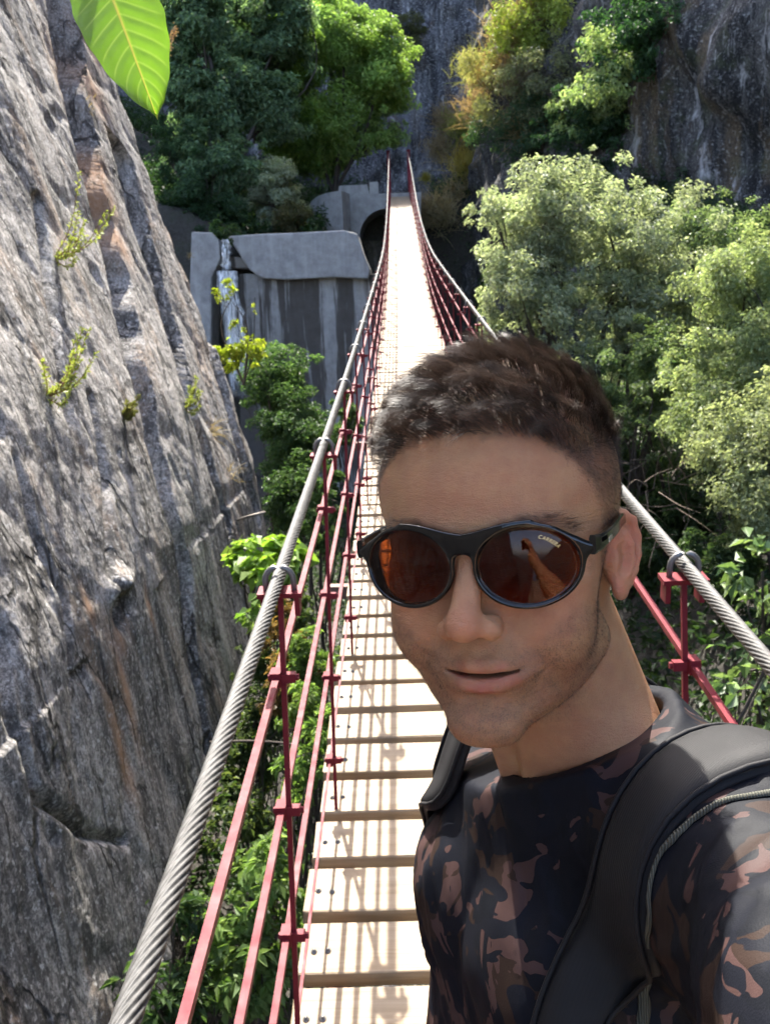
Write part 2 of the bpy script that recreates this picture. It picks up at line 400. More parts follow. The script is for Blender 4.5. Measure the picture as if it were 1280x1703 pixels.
# --- walls that close the gorge: plan line, extruded and broken up
def wall(name, plan, z0, z1, mat, label, nu=150, nv=110, amp=1.0, lean=.12, seed=0, xtra=None):
    p = catmull(plan, 40); s = np.concatenate([[0], np.cumsum(np.linalg.norm(np.diff(p, axis=0), axis=1))]); u = np.linspace(0, s[-1], nu)
    px, py = np.interp(u, s, p[:, 0]), np.interp(u, s, p[:, 1]); tx, ty = np.gradient(px), np.gradient(py); L = np.hypot(tx, ty); nx_, ny_ = ty/L, -tx/L
    z = np.linspace(z0, z1, nv); U, Z = np.meshgrid(u, z, indexing='ij')
    d = amp*(1.1*fbm(np.stack([U*.16, Z*.10, U*0+seed], -1), 4, ridge=True)+.5*fbm(np.stack([U*.5, Z*.32, U*0+seed+4], -1), 4)+.16*fbm(np.stack([U*1.6, Z*1.1, U*0+seed+8], -1), 4, ridge=True))
    d = d-lean*(Z-z0)
    if xtra is not None: d = d+xtra(U, Z, px, py)
    X = px[:, None]+nx_[:, None]*d; Y = py[:, None]+ny_[:, None]*d
    o = link(name, mesh_np(name, np.stack([X, Y, Z], -1).reshape(-1, 3), grid_faces(nu, nv), True), None, mat)
    tag(o, label, None, None, 'structure'); return o, (px, py, nx_, ny_)
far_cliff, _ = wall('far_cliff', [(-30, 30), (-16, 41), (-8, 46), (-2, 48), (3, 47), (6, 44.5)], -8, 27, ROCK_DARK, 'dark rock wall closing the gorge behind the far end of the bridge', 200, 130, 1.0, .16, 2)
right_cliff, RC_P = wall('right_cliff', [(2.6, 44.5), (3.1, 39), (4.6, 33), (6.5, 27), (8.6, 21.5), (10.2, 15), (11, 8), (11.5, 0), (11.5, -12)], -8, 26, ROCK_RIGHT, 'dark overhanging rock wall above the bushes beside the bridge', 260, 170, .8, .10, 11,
    lambda U, Z, px, py: -1.9*np.exp(-((py[:, None]-20.5)/3.6)**2-((Z-5.4)/1.6)**2)+.8*np.exp(-((py[:, None]-20)/5)**2-((Z-8.6)/1.3)**2)+1.3*np.exp(-((py[:, None]-33.5-.35*(Z-6))/1.5)**2)*sstep(0, 4, Z))

# --- gorge floor, one sheet
gx = np.concatenate([np.linspace(-45, -8, 20)[:-1], np.linspace(-8, 12, 150), np.linspace(12, 45, 18)[1:]]); gy = np.concatenate([np.linspace(-60, -8, 20)[:-1], np.linspace(-8, 46, 270), np.linspace(46, 80, 12)[1:]])
GX, GY_ = np.meshgrid(gx, gy, indexing='ij')
def ground_z(x, y):
    x = np.asarray(x, float); y = np.asarray(y, float)
    w = -5.2+.0*x
    right = np.interp(x-.035*np.clip(y, 0, 40), [.2, 1.0, 1.8, 2.6, 4.5, 8, 14, 40], [-5.2, -4.4, -2.6, -1.3, -.2, .9, 6, 20])
    left = np.interp(-x, [.6, 1.6, 3.0, 5, 9, 45], [-5.2, -4.6, -4.2, -3.4, -1, 12])
    z = np.maximum(w, np.where(x > 0, right, left))
    up = np.interp(x, [-30, -9, -4.6, -2.9, -2.3], [12, 6.2, 4.3, 4.2, -3.0])+np.clip(y-31.5, 0, 20)*.16*(x < -2.3)   # land behind the dam
    up = np.where(x > 2.2, np.interp(x, [2.2, 3.2, 6], [-3., 3.0, 5.0]), up)
    back = 6.6+np.clip(-x-4, 0, 20)*.5+.2*np.clip(y-42, 0, 20)
    k = sstep(40.6, 41.3, y); up = up*(1-k)+np.maximum(up, back)*k
    t = sstep(30.6, 31.6, y); return z*(1-t)+np.maximum(z, up)*t
GZ = ground_z(GX, GY_)+.22*fbm(np.stack([GX*.5, GY_*.5, GX*0], -1), 5)*sstep(0, 2, np.abs(GZ if False else GX)+.5)
gm, nt, out = new_mat('gorge_soil'); v = coords(nt); n = noise_tex(nt, v, 1.2, 8, .65); n2 = noise_tex(nt, v, 9, 6, .7)
principled(nt, out, mixc(nt, ramp(nt, n2, [(.4, 0), (.65, 1)]), ramp(nt, n, [(.35, (.016, .014, .010)), (.52, (.030, .026, .019)), (.66, (.026, .030, .015))]), (.045, .040, .032)), .95, bump(nt, n2, .8, .08))  # soil colour darkened to stand for the shadow over the bank
ground = link('gorge_ground', mesh_np('gorge_ground', np.stack([GX, GY_, GZ], -1).reshape(-1, 3), grid_faces(len(gx), len(gy))[:, ::-1], True), None, gm)
tag(ground, 'earth and rock, darkened for shade, at the bottom of the gorge', None, None, 'structure')
wm, nt, out = new_mat('stream_water'); n = noise_tex(nt, coords(nt, (1, .5, 1)), 5, 4)
principled(nt, out, (.02, .03, .025), .08, bump(nt, n, .3, .05), Specular_IOR_Level=.5)
sx = np.linspace(-.75, .75, 9); sy = np.linspace(-40, 30, 90); A, B = np.meshgrid(sx, sy, indexing='ij')
water = link('stream', mesh_np('stream', np.stack([A*1.2-.3+.25*np.sin(B*.4), B, A*0-5.05+.01*fbm(np.stack([A*3, B*2, A*0], -1), 2)], -1).reshape(-1, 3), grid_faces(9, 90)[:, ::-1]), None, wm)
tag(water, 'narrow stream at the bottom of the gorge', None, None, 'structure')

# --- dam of stained concrete
def concrete_mat(name, stains):
    m, nt, out = new_mat(name); v = coords(nt); vs = coords(nt, (1.0, 1.0, .07)); n = noise_tex(nt, v, 3, 8, .65); f = noise_tex(nt, v, 30, 5, .7)
    s = noise_tex(nt, vs, 1.5, 5, .6, .2); s2 = noise_tex(nt, coords(nt, (1, 1, .10), rot=(0, .05, 0)), 3.4, 4, .6)
    c = ramp(nt, n, [(.35, (.27, .258, .24)), (.55, (.37, .353, .33)), (.7, (.45, .43, .40))])
    c = mixc(nt, ramp(nt, s2, [(.50, 0), (.66, .5)]), c, (.50, .48, .45))
    if stains: c = mixc(nt, ramp(nt, s, [(.49, 0), (.53, stains)]), c, (.050, .038, .027))
    c = mixc(nt, ramp(nt, f, [(.55, 0), (.7, .4)]), c, (.13, .12, .11))
    principled(nt, out, c, .88, bump(nt, mathn(nt, 'ADD', n, f), .8, .09)); return m
CONC, CONC_S = concrete_mat('weathered_concrete', .0), concrete_mat('stained_concrete', .85)
def prism(pts_px, y, depth, jitter=.0):
    """photo outline at bridge distance y, extruded away from the camera"""
    P = np.array([at_y(a, b, y) for a, b in pts_px]); m = MB(); n = len(P)
    m.add(list(P)+list(P+np.array([0, depth, 0])), [tuple(range(n))[::-1], tuple(range(n, 2*n))]+[(i, (i+1) % n, n+(i+1) % n, n+i) for i in range(n)]); return m
dam = empty('concrete_dam', tuple(at_y(500, 720, 30)))
def dpart(name, m, mat, bev=.05, parent=None):
    o = m.build(name, mat, parent or dam); o.location = -Vector(dam.location) if parent is None else (0, 0, 0)
    me = o.data; b = bmesh.new(); b.from_mesh(me); bmesh.ops.recalc_face_normals(b, faces=b.faces)
    if bev: bmesh.ops.bevel(b, geom=list(b.edges), offset=bev, segments=2, affect='EDGES', profile=.5, clamp_overlap=True)
    b.to_mesh(me); b.free(); return o
dpart('crest_block', prism([(378, 392), (440, 388), (500, 386), (572, 382), (594, 388), (604, 420), (616, 448), (612, 464), (560, 461), (478, 465), (436, 463), (414, 448), (396, 420)], 30, 1.6), CONC, .06)
dpart('spillway_wall', prism([(398, 455), (500, 455), (632, 455), (640, 820), (400, 820)], 30.35, 1.0), CONC_S, .03)
dpart('side_wall', prism([(318, 385), (352, 386), (364, 400), (366, 430), (352, 462), (350, 640), (310, 640)], 29.8, 1.6), CONC, .05)
dpart('notch_sill', prism([(348, 424), (410, 428), (412, 446), (346, 444)], 30.5, 1.0), CONC_S, .03)
tag(dam, 'stained grey concrete dam with a thick crest block below the trees', 'dam')
# arched abutment under the far bridge end
ab = empty('arched_abutment', tuple(at_y(600, 470, 39)))
P = [(570, 336), (580, 324), (745, 318), (745, 640), (690, 640), (690, 400)]
arc = [(644+math.cos(a)*46, 392-math.sin(a)*46) for a in np.linspace(0, math.pi, 13)]
outline = [(566, 640), (566, 345), (576, 327), (590, 323), (700, 319), (700, 640)] + [(692, 640)] + arc + [(598, 640)]
m = prism(outline, 39, 2.2); o = m.build('arch_wall', CONC, ab); o.location = -Vector(ab.location)
bb = bmesh.new(); bb.from_mesh(o.data); bmesh.ops.triangulate(bb, faces=[f for f in bb.faces if len(f.verts) > 4]); bmesh.ops.recalc_face_normals(bb, faces=bb.faces); bb.to_mesh(o.data); bb.free()
m = prism([(588, 400), (700, 400), (700, 640), (588, 640), ], 41.0, .4); o = m.build('back_wall', ROCK_BROWN, ab); o.location = -Vector(ab.location)
# rounded retaining wall
c0, c1 = at_y(572, 326, 38.9), at_y(510, 340, 38.2); zb = at_y(540, 480, 38)[2]; mm = MB(); n = 14; vs = []
for k in range(n+1):
    a = math.pi/2*k/n; x = c0[0]+(c1[0]-c0[0])*math.sin(a)*1.0; y = 37.3+2.0*(1-math.cos(a)) ; zt = c0[2]-.45*(k/n)**2
    vs += [(x, y, zb), (x, y, zt), (x+.25, y+1.1, zt+.03), (x+.25, y+1.1, zb)]
mm.add(vs, [(4*k+i, 4*k+4+i, 4*k+4+(i+1) % 4, 4*k+(i+1) % 4) for k in range(n) for i in range(4)]+[(0, 1, 2, 3), tuple(4*n+i for i in (3, 2, 1, 0))])
o = mm.build('curved_wall', CONC, ab, True); o.location = -Vector(ab.location)
bb = bmesh.new(); bb.from_mesh(o.data); bmesh.ops.recalc_face_normals(bb, faces=bb.faces); bb.to_mesh(o.data); bb.free(); o.data.polygons.foreach_set('use_smooth', np.zeros(len(o.data.polygons), bool))
for (a, b_, w_, h_) in ((588, 318, 1.3, .26), (622, 318, .40, .42)):
    q = at_y(a, b_, 39.6); mm = MB(); mm.box(q, (w_, .7, h_*1.6), None, .9); o = mm.build('cap_stone', CONC, ab); o.location = -Vector(ab.location)
tag(ab, 'grey concrete abutment with a dark arch under the far bridge end', 'abutment')
# waterfall through the notch
fm, nt, out = new_mat('falling_water'); n = noise_tex(nt, coords(nt, (5, 5, .35)), 2.2, 4, .55); 
pr = N(nt, 'BsdfPrincipled'); pr.inputs['Base Color'].default_value = (.88, .88, .86, 1); pr.inputs['Roughness'].default_value = .35
tr = N(nt, 'BsdfTransparent'); mx = N(nt, 'MixShader'); nt.links.new(ramp(nt, n, [(.38, .12), (.53, .95)]) if False else mathn(nt, 'MULTIPLY', ramp(nt, n, [(.38, .12), (.53, .95)]), attr(nt, 'edge', 'Fac')), mx.inputs[0]); nt.links.new(tr.outputs[0], mx.inputs[1]); nt.links.new(pr.outputs[0], mx.inputs[2]); nt.links.new(mx.outputs[0], out.inputs[0])
wf = empty('waterfall', tuple(at_y(400, 560, 29.7)))
def sheet(name, rows, seed, fwd):
    nu, nv = 30, 90; U, Vv = np.meshgrid(np.linspace(0, 1, nu), np.linspace(0, 1, nv), indexing='ij'); r = np.array(rows, float); k = np.linspace(0, 1, len(r))
    yy_ = np.interp(Vv, k, r[:, 0]); x0 = np.interp(Vv, k, r[:, 1])+3.0*fbm(np.stack([Vv*9, Vv*0+seed, Vv*0], -1), 3); x1 = np.interp(Vv, k, r[:, 2])+3.0*fbm(np.stack([Vv*9, Vv*0+seed+5, Vv*0], -1), 3)
    P = np.array([at_y(a, b_, 29.9) for a, b_ in zip((x0*(1-U)+x1*U).ravel(), yy_.ravel())]).reshape(nu, nv, 3)
    P[..., 1] += fwd*np.sqrt(Vv)+.22*fbm(np.stack([U*7, Vv*2.5, U*0+seed], -1), 3)
    ed = np.clip(np.minimum(U, 1-U)*5, 0, 1)*np.clip((1-Vv)*6, 0, 1)
    o = link(name, mesh_np(name, P.reshape(-1, 3), grid_faces(nu, nv), True, {'edge': ed.ravel()}), wf, fm); o.location = -Vector(wf.location)
sheet('water_sheet', [(398, 370, 382), (412, 368, 388), (430, 372, 386), (452, 368, 390)], 1, -.3)
sheet('water_sheet', [(450, 360, 396), (480, 364, 400), (520, 372, 410), (580, 380, 420), (660, 385, 432)], 3, -.6)
sheet('water_sheet', [(452, 372, 390), (480, 374, 394), (540, 382, 404), (640, 392, 420)], 7, -.75)
tag(wf, 'white waterfall pouring through the notch in the dam', 'waterfall')
# ---------------------------------------------------------------- suspension bridge
RED = None
rm, nt, out = new_mat('red_paint'); v = coords(nt); n = noise_tex(nt, v, 30, 5); n2 = noise_tex(nt, v, 160, 4, .7)
c = mixc(nt, n, (.105, .0085, .0145), (.165, .016, .024)); c = mixc(nt, ramp(nt, n2, [(.60, 0), (.70, .75)]), c, (.085, .03, .018))
principled(nt, out, c, ramp(nt, n, [(.3, .5), (.7, .65)]), bump(nt, n2, .12, .001), Specular_IOR_Level=.16); RED = rm
wd, nt, out = new_mat('pine_planks'); oi = N(nt, 'ObjectInfo'); v0 = N(nt, 'TexCoord'); add = N(nt, 'VectorMath'); add.operation = 'ADD'; cmb = N(nt, 'CombineXYZ')
for i in range(3): nt.links.new(mathn(nt, 'MULTIPLY', oi.outputs['Random'], 37.0*(i+1)), cmb.inputs[i])
nt.links.new(v0.outputs['Object'], add.inputs[0]); nt.links.new(cmb.outputs[0], add.inputs[1])
mp = N(nt, 'Mapping'); mp.inputs['Scale'].default_value = (1.2, 26, 26); nt.links.new(add.outputs[0], mp.inputs[0])
g = noise_tex(nt, mp.outputs[0], 1.6, 6, .6, .5); g2 = noise_tex(nt, mp.outputs[0], 7, 4, .6)
c = ramp(nt, g, [(.35, (.20, .138, .078)), (.52, (.262, .195, .122)), (.68, (.31, .243, .162))]); c = mixc(nt, ramp(nt, g2, [(.55, 0), (.72, .35)]), c, (.16, .105, .056))
tint = N(nt, 'HueSaturation'); nt.links.new(c, tint.inputs['Color']); nt.links.new(mathn(nt, 'ADD', mathn(nt, 'MULTIPLY', oi.outputs['Random'], .24), .86), tint.inputs['Value'])
dn = noise_tex(nt, v0.outputs['Object'], 5, 5); c = mixc(nt, ramp(nt, dn, [(.46, 0), (.68, .45)]), tint.outputs[0], (.16, .128, .095))
principled(nt, out, c, .72, bump(nt, mathn(nt, 'ADD', g, g2), .35, .003)); WOOD = wd
st, nt, out = new_mat('galvanised_strand'); v = coords(nt); n = noise_tex(nt, v, 60, 4)
principled(nt, out, ramp(nt, n, [(.35, (.034, .033, .031)), (.65, (.075, .073, .070))]), .6, bump(nt, noise_tex(nt, v, 500, 2), .15, .001), Metallic=.0, Specular_IOR_Level=.3); STEEL = st
DKST = simple_mat('dark_steel', (.16, .155, .15), .45, .3, 40, Metallic=.5)

bridge = empty('suspension_bridge', (0, 0, 0))
DECK_HW, HB, HT, RAIL_H = .4405, .385, .3705, 1.10
Y_END, ST_Y0, ST_S, TILT = 40.6, 1.493, 1.041, -.0973
def cable_h(y): return RAIL_H+.62*sstep(22, 40.5, y)
def hang_pt(s, y0, t):
    return np.array([s*(HB+(HT-HB)*t/RAIL_H), y0-t*math.sin(TILT), deck_z(y0)+t*math.cos(TILT)])
# planks, each its own board, with carriage bolts on the near ones
PL_P, PL_W, PL_T = .2085, .168, .045
def plank_mesh(seed):
    b = bmesh.new(); bmesh.ops.create_cube(b, size=1.0); bmesh.ops.scale(b, vec=(2*DECK_HW, PL_W, PL_T), verts=b.verts)
    bmesh.ops.bevel(b, geom=list(b.edges), offset=.004, segments=1, affect='EDGES')
    r = random.Random(seed)
    for v in b.verts: v.co.x += r.uniform(-.004, .004); v.co.z += r.uniform(-.0012, .0012)
    me = bpy.data.meshes.new('plank'); b.to_mesh(me); b.free(); me.materials.append(WOOD); return me
_pm = [plank_mesh(k) for k in range(6)]
bo = MB()
for k in range(8): pass
bo.tube([(0, 0, 0), (0, 0, .003), (0, 0, .0035)], [.0085, .008, .0005], 8, False); bo.tube([(0, 0, .002), (0, 0, .008)], .0042, 6); _bolt = bo.mesh('bolt', True); _bolt.materials.append(DKST)
_r = random.Random(5); y = -7.4; k = 0
while y < Y_END-.1:
    sl = math.atan((deck_z(y+.1)-deck_z(y-.1))/.2)
    o = link('plank', _pm[k % 6], bridge, None, (_r.uniform(-.006, .006), y, deck_z(y)-PL_T/2+_r.uniform(-.002, .002)))
    o.rotation_euler = (sl, 0, _r.uniform(-.006, .006))
    if .3 < y < 7.5:
        for s in (-1, 1):
            for dx in (.036, .072):
                link('bolt', _bolt, o, None, (s*(DECK_HW-dx)+_r.uniform(-.003, .003), _r.uniform(-.006, .006)-.01, PL_T/2))
    y += PL_P; k += 1
# longitudinal steel channels carrying the planks, and cross beams
for s in (-1, 1):
    ys = np.linspace(-7.4, Y_END, 60); m = MB()
    for a, b_ in zip(ys[:-1], ys[1:]): m.bar((s*.34, a, deck_z(a)-PL_T-.042), (s*.34, b_, deck_z(b_)-PL_T-.042), .05, .08)
    m.build('deck_beam', RED, bridge)
STN = [ST_Y0+ST_S*k for k in range(-8, 37)]
cb = MB(); cb.box((0, 0, 0), (1.16, .06, .07)); _cb = cb.mesh('cross_beam'); _cb.materials.append(simple_mat('weathered_beam', (.13, .075, .055), .7, .35, 25))
for i, yk in enumerate(STN):
    if i % 3 == 2: link('cross_beam', _cb, bridge, None, (0, yk+.04, deck_z(yk+.04)-PL_T-.12))
# main cables: lobed twisted strand
def strand_cable(s):
    ys = np.concatenate([np.arange(-7.4, 9.0, .0125), np.arange(9.0, 20, .05), np.linspace(20, Y_END+.4, 90)])
    h = cable_h(ys); x = s*np.full_like(ys, HT+.003); yc = ys-h*math.sin(TILT); zc = deck_z(ys)+h*math.cos(TILT)+.020
    C = np.stack([x, yc, zc], 1); L = np.concatenate([[0], np.cumsum(np.linalg.norm(np.diff(C, axis=0), axis=1))])
    nl, per = 12, 4; na = nl*per; a = np.arange(na)/na*2*math.pi
    tw = (L*2*math.pi/.215)[:, None]*(-1 if s < 0 else 1)
    lob = np.abs(np.cos((a*nl/2)))[None, :]; r = .0106+.0022*lob**.8
    T = np.gradient(C, axis=0); T /= np.linalg.norm(T, axis=1, keepdims=True); X = np.cross(T, [0, 0, 1.]); X /= np.linalg.norm(X, axis=1, keepdims=True); Z = np.cross(X, T)
    ang = a[None, :]+tw
    V = C[:, None]+(r*np.cos(ang))[..., None]*X[:, None]+(r*np.sin(ang))[..., None]*Z[:, None]
    m, n_ = len(ys), na; i = np.arange((m-1)*n_); p = i//n_; q = i % n_; q2 = (q+1) % n_
    return link('main_cable', mesh_np('main_cable', V.reshape(-1, 3), np.stack([p*n_+q, p*n_+q2, (p+1)*n_+q2, (p+1)*n_+q], 1)), bridge, STEEL)
for s in (-1, 1): strand_cable(s)
# handrail bars: four each side
NODES = [.9333, .6735, .4191, .1589]
for s in (-1, 1):
    for j, t in enumerate(NODES):
        m = MB(); pts = [hang_pt(s, yk, t)+np.array([s*.0125, 0, 0]) for yk in STN]
        for a, b_ in zip(pts[:-1], pts[1:]): m.bar(a, b_, .0125 if j < 3 else .007)
        m.build('handrail', RED, bridge)
# hangers with cable clamp and rail brackets
hm = MB(); T_ = np.array([0, -math.sin(TILT), math.cos(TILT)]); dx = (HT-HB)/RAIL_H
for s in (-1, 1):
    hs = {}
    for i, yk in enumerate(STN):
        hh = float(cable_h(yk)); key = round(hh, 3)
        if key not in hs:
            m = MB(); m.bar((0, 0, -.06), np.array([s*dx*hh, 0, 0])+T_*(hh-.004), .0098, .0098, (0, 1, 0)); hs[key] = m.mesh('hanger'); hs[key].materials.append(RED)
        o = link('hanger', hs[key], bridge, None, (s*HB, yk, deck_z(yk)))
        if 'clamp' not in hs:
            m = MB(); m.box((0, 0, -.004), (.082, .042, .009)); m.box((-.031, 0, -.026), (.009, .034, .040)); m.box((.031, 0, -.026), (.009, .034, .040)); hs['clamp'] = m.mesh('clamp_plate'); hs['clamp'].materials.append(RED)
            m = MB(); a = np.linspace(0, math.pi, 11); m.tube([(.026, 0, -.012)]+[(.026*math.cos(q), 0, .020+.026*math.sin(q)) for q in a]+[(-.026, 0, -.012)], .0058, 8); hs['ub'] = m.mesh('u_bolt', True); hs['ub'].materials.append(DKST)
            m = MB(); m.box((s*.0, 0, 0), (.046, .017, .017)); m.box((s*.014, 0, 0), (.020, .034, .028)); m.tube([(-.029, 0, 0), (-.021, 0, 0)], .0065, 6); m.tube([(.021, 0, 0), (.029, 0, 0)], .0065, 6); hs['node'] = m.mesh('rail_bracket'); hs['node'].materials.append(RED)
        top = np.array([s*dx*hh, 0, 0])+T_*hh
        cl = link('clamp_plate', hs['clamp'], o, None, tuple(top+np.array([0, 0, 0]))); cl.rotation_euler = (.10, 0, 0)
        ub = link('u_bolt', hs['ub'], o, None, tuple(top)); ub.rotation_euler = (.10, 0, 0)
        for t in NODES: link('rail_bracket', hs['node'], o, None, tuple(np.array([s*dx*t, 0, 0])+T_*t))
# far portal: two posts, saddle, landing slab
for s in (-1, 1):
    m = MB(); z0 = deck_z(Y_END); m.box((s*.43, Y_END+.25, z0+.70), (.13, .16, 2.1)); m.box((s*.43, Y_END+.25, z0+1.78), (.17, .20, .06))
    m.build('portal_post', RED, bridge)
m = MB(); m.box((0, Y_END+.62, deck_z(Y_END)-.02), (1.5, 1.0, .16)); m.build('landing_slab', CONC, bridge)
m = MB(); m.box((0, Y_END+.10, deck_z(Y_END)-.14), (1.2, .14, .20)); m.build('end_beam', simple_mat('rusty_beam', (.16, .12, .09), .8, .3, 15), bridge)
tag(bridge, 'red steel suspension footbridge with pale wooden planks and twisted wire cables', 'bridge')
# ---------------------------------------------------------------- vegetation
from mathutils.bvhtree import BVHTree
RNG = np.random.default_rng(23)
def leaf_material(name, trans=.5, rough=.5, spec=.4, hue=(1, 1, 1)):
    m, nt, out = new_mat(name); c = attr(nt, 'leaf_color')
    p = N(nt, 'BsdfPrincipled'); nt.links.new(c, p.inputs['Base Color']); p.inputs['Roughness'].default_value = rough; p.inputs['Specular IOR Level'].default_value = spec
    t = N(nt, 'BsdfTranslucent'); nt.links.new(mixc(nt, 1.0, c, (1.18*hue[0], 1.22*hue[1], .68*hue[2]), 'MULTIPLY'), t.inputs['Color'])
    mx = N(nt, 'MixShader'); mx.inputs[0].default_value = trans; nt.links.new(p.outputs[0], mx.inputs[1]); nt.links.new(t.outputs[0], mx.inputs[2]); nt.links.new(mx.outputs[0], out.inputs[0]); return m
LEAF = leaf_material('leaf_tissue'); LEAF_GLOSS = leaf_material('glossy_leaf_tissue', .35, .32, .55); DRY = leaf_material('dry_grass_blades', .35, .7, .2, (.95, .85, .9))
BARK = simple_mat('bark', (.045, .035, .027), .9, .4, 18, .5)
def unit(a): return a/np.maximum(np.linalg.norm(a, axis=-1, keepdims=True), 1e-9)
def leaf_mesh(name, P, Nn, A, L, Wd, C, fold=.18):
    """one folded four-cornered blade per leaf"""
    n = len(P); A = unit(A-Nn*(A*Nn).sum(1, keepdims=True)); S = np.cross(Nn, A); L = np.broadcast_to(L, (n,))[:, None]; Wd = np.broadcast_to(Wd, (n,))[:, None]
    b = P; l = P+A*L*.45-S*Wd*.5+Nn*L*fold; r = P+A*L*.45+S*Wd*.5+Nn*L*fold; t = P+A*L-Nn*L*.10
    V = np.stack([b, r, t, l], 1).reshape(-1, 3); F = np.arange(4*n).reshape(n, 4); F = np.concatenate([F[:, [0, 1, 2]], F[:, [0, 2, 3]]])
    return mesh_np(name, V, F, False, {'leaf_color': np.repeat(C, 4, 0)})
def pbox(x0, x1, y0, y1, y, dep=None):
    c = at_y((x0+x1)/2, (y0+y1)/2, y); a, b = at_y(x0, (y0+y1)/2, y), at_y(x1, (y0+y1)/2, y); u, d = at_y((x0+x1)/2, y0, y), at_y((x0+x1)/2, y1, y)
    rx, rz = abs(b[0]-a[0])/2, abs(u[2]-d[2])/2; return c, np.array([rx, dep or (rx+rz)/2, rz])
def colors(n, c1, c2, rng, var=.25):
    t = rng.random((n, 1))**1.2; return (np.array(c1)*(1-t)+np.array(c2)*t)*(1-var/2+var*rng.random((n, 1)))
def crown_pts(ells, nclump, nleaf, rng, sub=.34, fill=.35, flat=.75):
    """leaf positions gathered in clumps through the crown's volume"""
    vol = np.array([e[1].prod()**(2/3) for e in ells]); pick = rng.choice(len(ells), nclump, p=vol/vol.sum())
    d = unit(rng.normal(size=(nclump, 3))); rr = np.where(rng.random(nclump) < fill, rng.random(nclump)**.5*.75, .66+.46*rng.random(nclump)**1.6)
    ec = np.array([e[0] for e in ells])[pick]; er = np.array([e[1] for e in ells])[pick]
    cc = ec+d*er*rr[:, None]; cr = er.min(1)*sub*(.4+1.0*rng.random(nclump))
    spr = rng.random(nclump) < .16; cc[spr] = (ec+d*er*(1.0+.28*rng.random(nclump))[:, None])[spr]; cr[spr] *= .55
    k = rng.choice(nclump, nleaf, p=(cr**2)/(cr**2).sum()); q = unit(rng.normal(size=(nleaf, 3))); rad = cr[k]*(rng.random(nleaf)**.45)
    P = cc[k]+q*np.array([1, 1, flat])*rad[:, None]
    out = unit((P-ec[k])/er[k]); return P, q, out, k, cc, ec
def tubes(paths, name, mat, parent, inv):
    m = MB()
    for pts, r in paths: m.tube(pts, r, 5, False)
    o = link(name, m.mesh(name, True), parent, mat); o.location = -inv; return o
def plant(name, label, cat, ells, nclump, nleaf, L, c1, c2, base, group=None, trunk=.05, mat=None, sub=.34, fill=.35, ratio=.5, droop=.2, up=.5, part='foliage', stem='branch', seed=None, nb=None, jit=.35):
    rng = np.random.default_rng(seed if seed is not None else RNG.integers(1 << 30)); base = np.asarray(base, float)
    root = empty(name, tuple(base)); inv = Vector(base)
    P, q, out, k, cc, ec = crown_pts(ells, nclump, nleaf, rng, sub, fill)
    Nn = unit(out*.55+q*.35+np.array([0, 0, up])+rng.normal(size=P.shape)*jit); A = unit(out+rng.normal(size=P.shape)*.7+np.array([0, 0, -droop]))
    ln = L*(.45+.95*rng.random(nleaf)**1.2); cv = .74+.52*rng.random((nclump, 1))
    C = colors(nleaf, c1, c2, rng)*cv[k]
    o = link(part, leaf_mesh(part, P, Nn, A, ln, ln*ratio*(.8+.4*rng.random(nleaf)), C), root, mat or LEAF); o.location = -inv
    paths = []; nb = nb or min(nclump, 26)
    tops = [e[0] for e in ells]
    for e in ells:
        mid = base*.45+e[0]*.55+rng.normal(size=3)*.08*np.linalg.norm(e[0]-base); pth = catmull([base, mid, e[0]], 5); paths.append((pth, np.linspace(trunk, trunk*.35, len(pth))))
    for i in rng.choice(nclump, nb, replace=False):
        a = ec[i]; st = base+(a-base)*rng.uniform(.45, 1.0); mid = (st+cc[i])/2+rng.normal(size=3)*.12*np.linalg.norm(cc[i]-st)
        pth = catmull([st, mid, cc[i]], 4); paths.append((pth, np.linspace(trunk*.38, trunk*.08, len(pth))))
    tubes(paths, stem, BARK, root, inv)
    return tag(root, label, cat, group)
def tuft(name, label, cat, base, n, Lr, c1, c2, lean=(0, 0, 1), spread=.6, w=.006, group=None, radius=.05, seed=0, mat=None, parent=None, curve=.5):
    """grass-like blades from one foot"""
    rng = np.random.default_rng(seed+900); base = np.asarray(base, float); root = empty(name, tuple(base)); inv = Vector(base)
    d = unit(np.array(lean)+rng.normal(size=(n, 3))*spread); L = Lr*(.5+.7*rng.random(n)); b = base+rng.normal(size=(n, 3))*radius
    S = unit(np.cross(d, rng.normal(size=(n, 3)))); t = np.array([0, .35, .7, 1.0]); sag = np.array([0, 0, -1.])*curve
    pts = b[:, None]+d[:, None]*L[:, None, None]*t[None, :, None]+sag*(L[:, None, None]*t[None, :, None]**2.2)*.5; ww = w*np.array([1, .9, .6, .1])
    l = pts-S[:, None]*ww[None, :, None]/2; r = pts+S[:, None]*ww[None, :, None]/2; V = np.stack([l, r], 2).reshape(-1, 3)
    o8 = np.arange(n)*8; F = np.concatenate([np.stack([o8+2*i, o8+2*i+1, o8+2*i+3, o8+2*i+2], 1) for i in range(3)])
    o = link('blades', mesh_np('blades', V, F, False, {'leaf_color': np.repeat(colors(n, c1, c2, rng), 8, 0)}), root, mat or DRY); o.location = -inv
    return tag(root, label, cat, group)
def bvh_of(*objs):
    vs, fs = [], []
    for o in objs:
        n = len(vs); co = np.empty(len(o.data.vertices)*3, np.float32); o.data.vertices.foreach_get('co', co); vs += co.reshape(-1, 3).tolist(); fs += [tuple(i+n for i in p.vertices) for p in o.data.polygons]
    return BVHTree.FromPolygons(vs, fs)
BV = bvh_of(far_cliff, right_cliff, ground); BL = bvh_of(left_cliff)
def hit(px, py, b=None):
    r = (b or BV).ray_cast(Vector(C_POS), Vector(ray(px, py))); return (np.array(r[0]), np.array(r[1])) if r[0] is not None else (C_POS+ray(px, py)*30, np.array([0, -1., 0]))
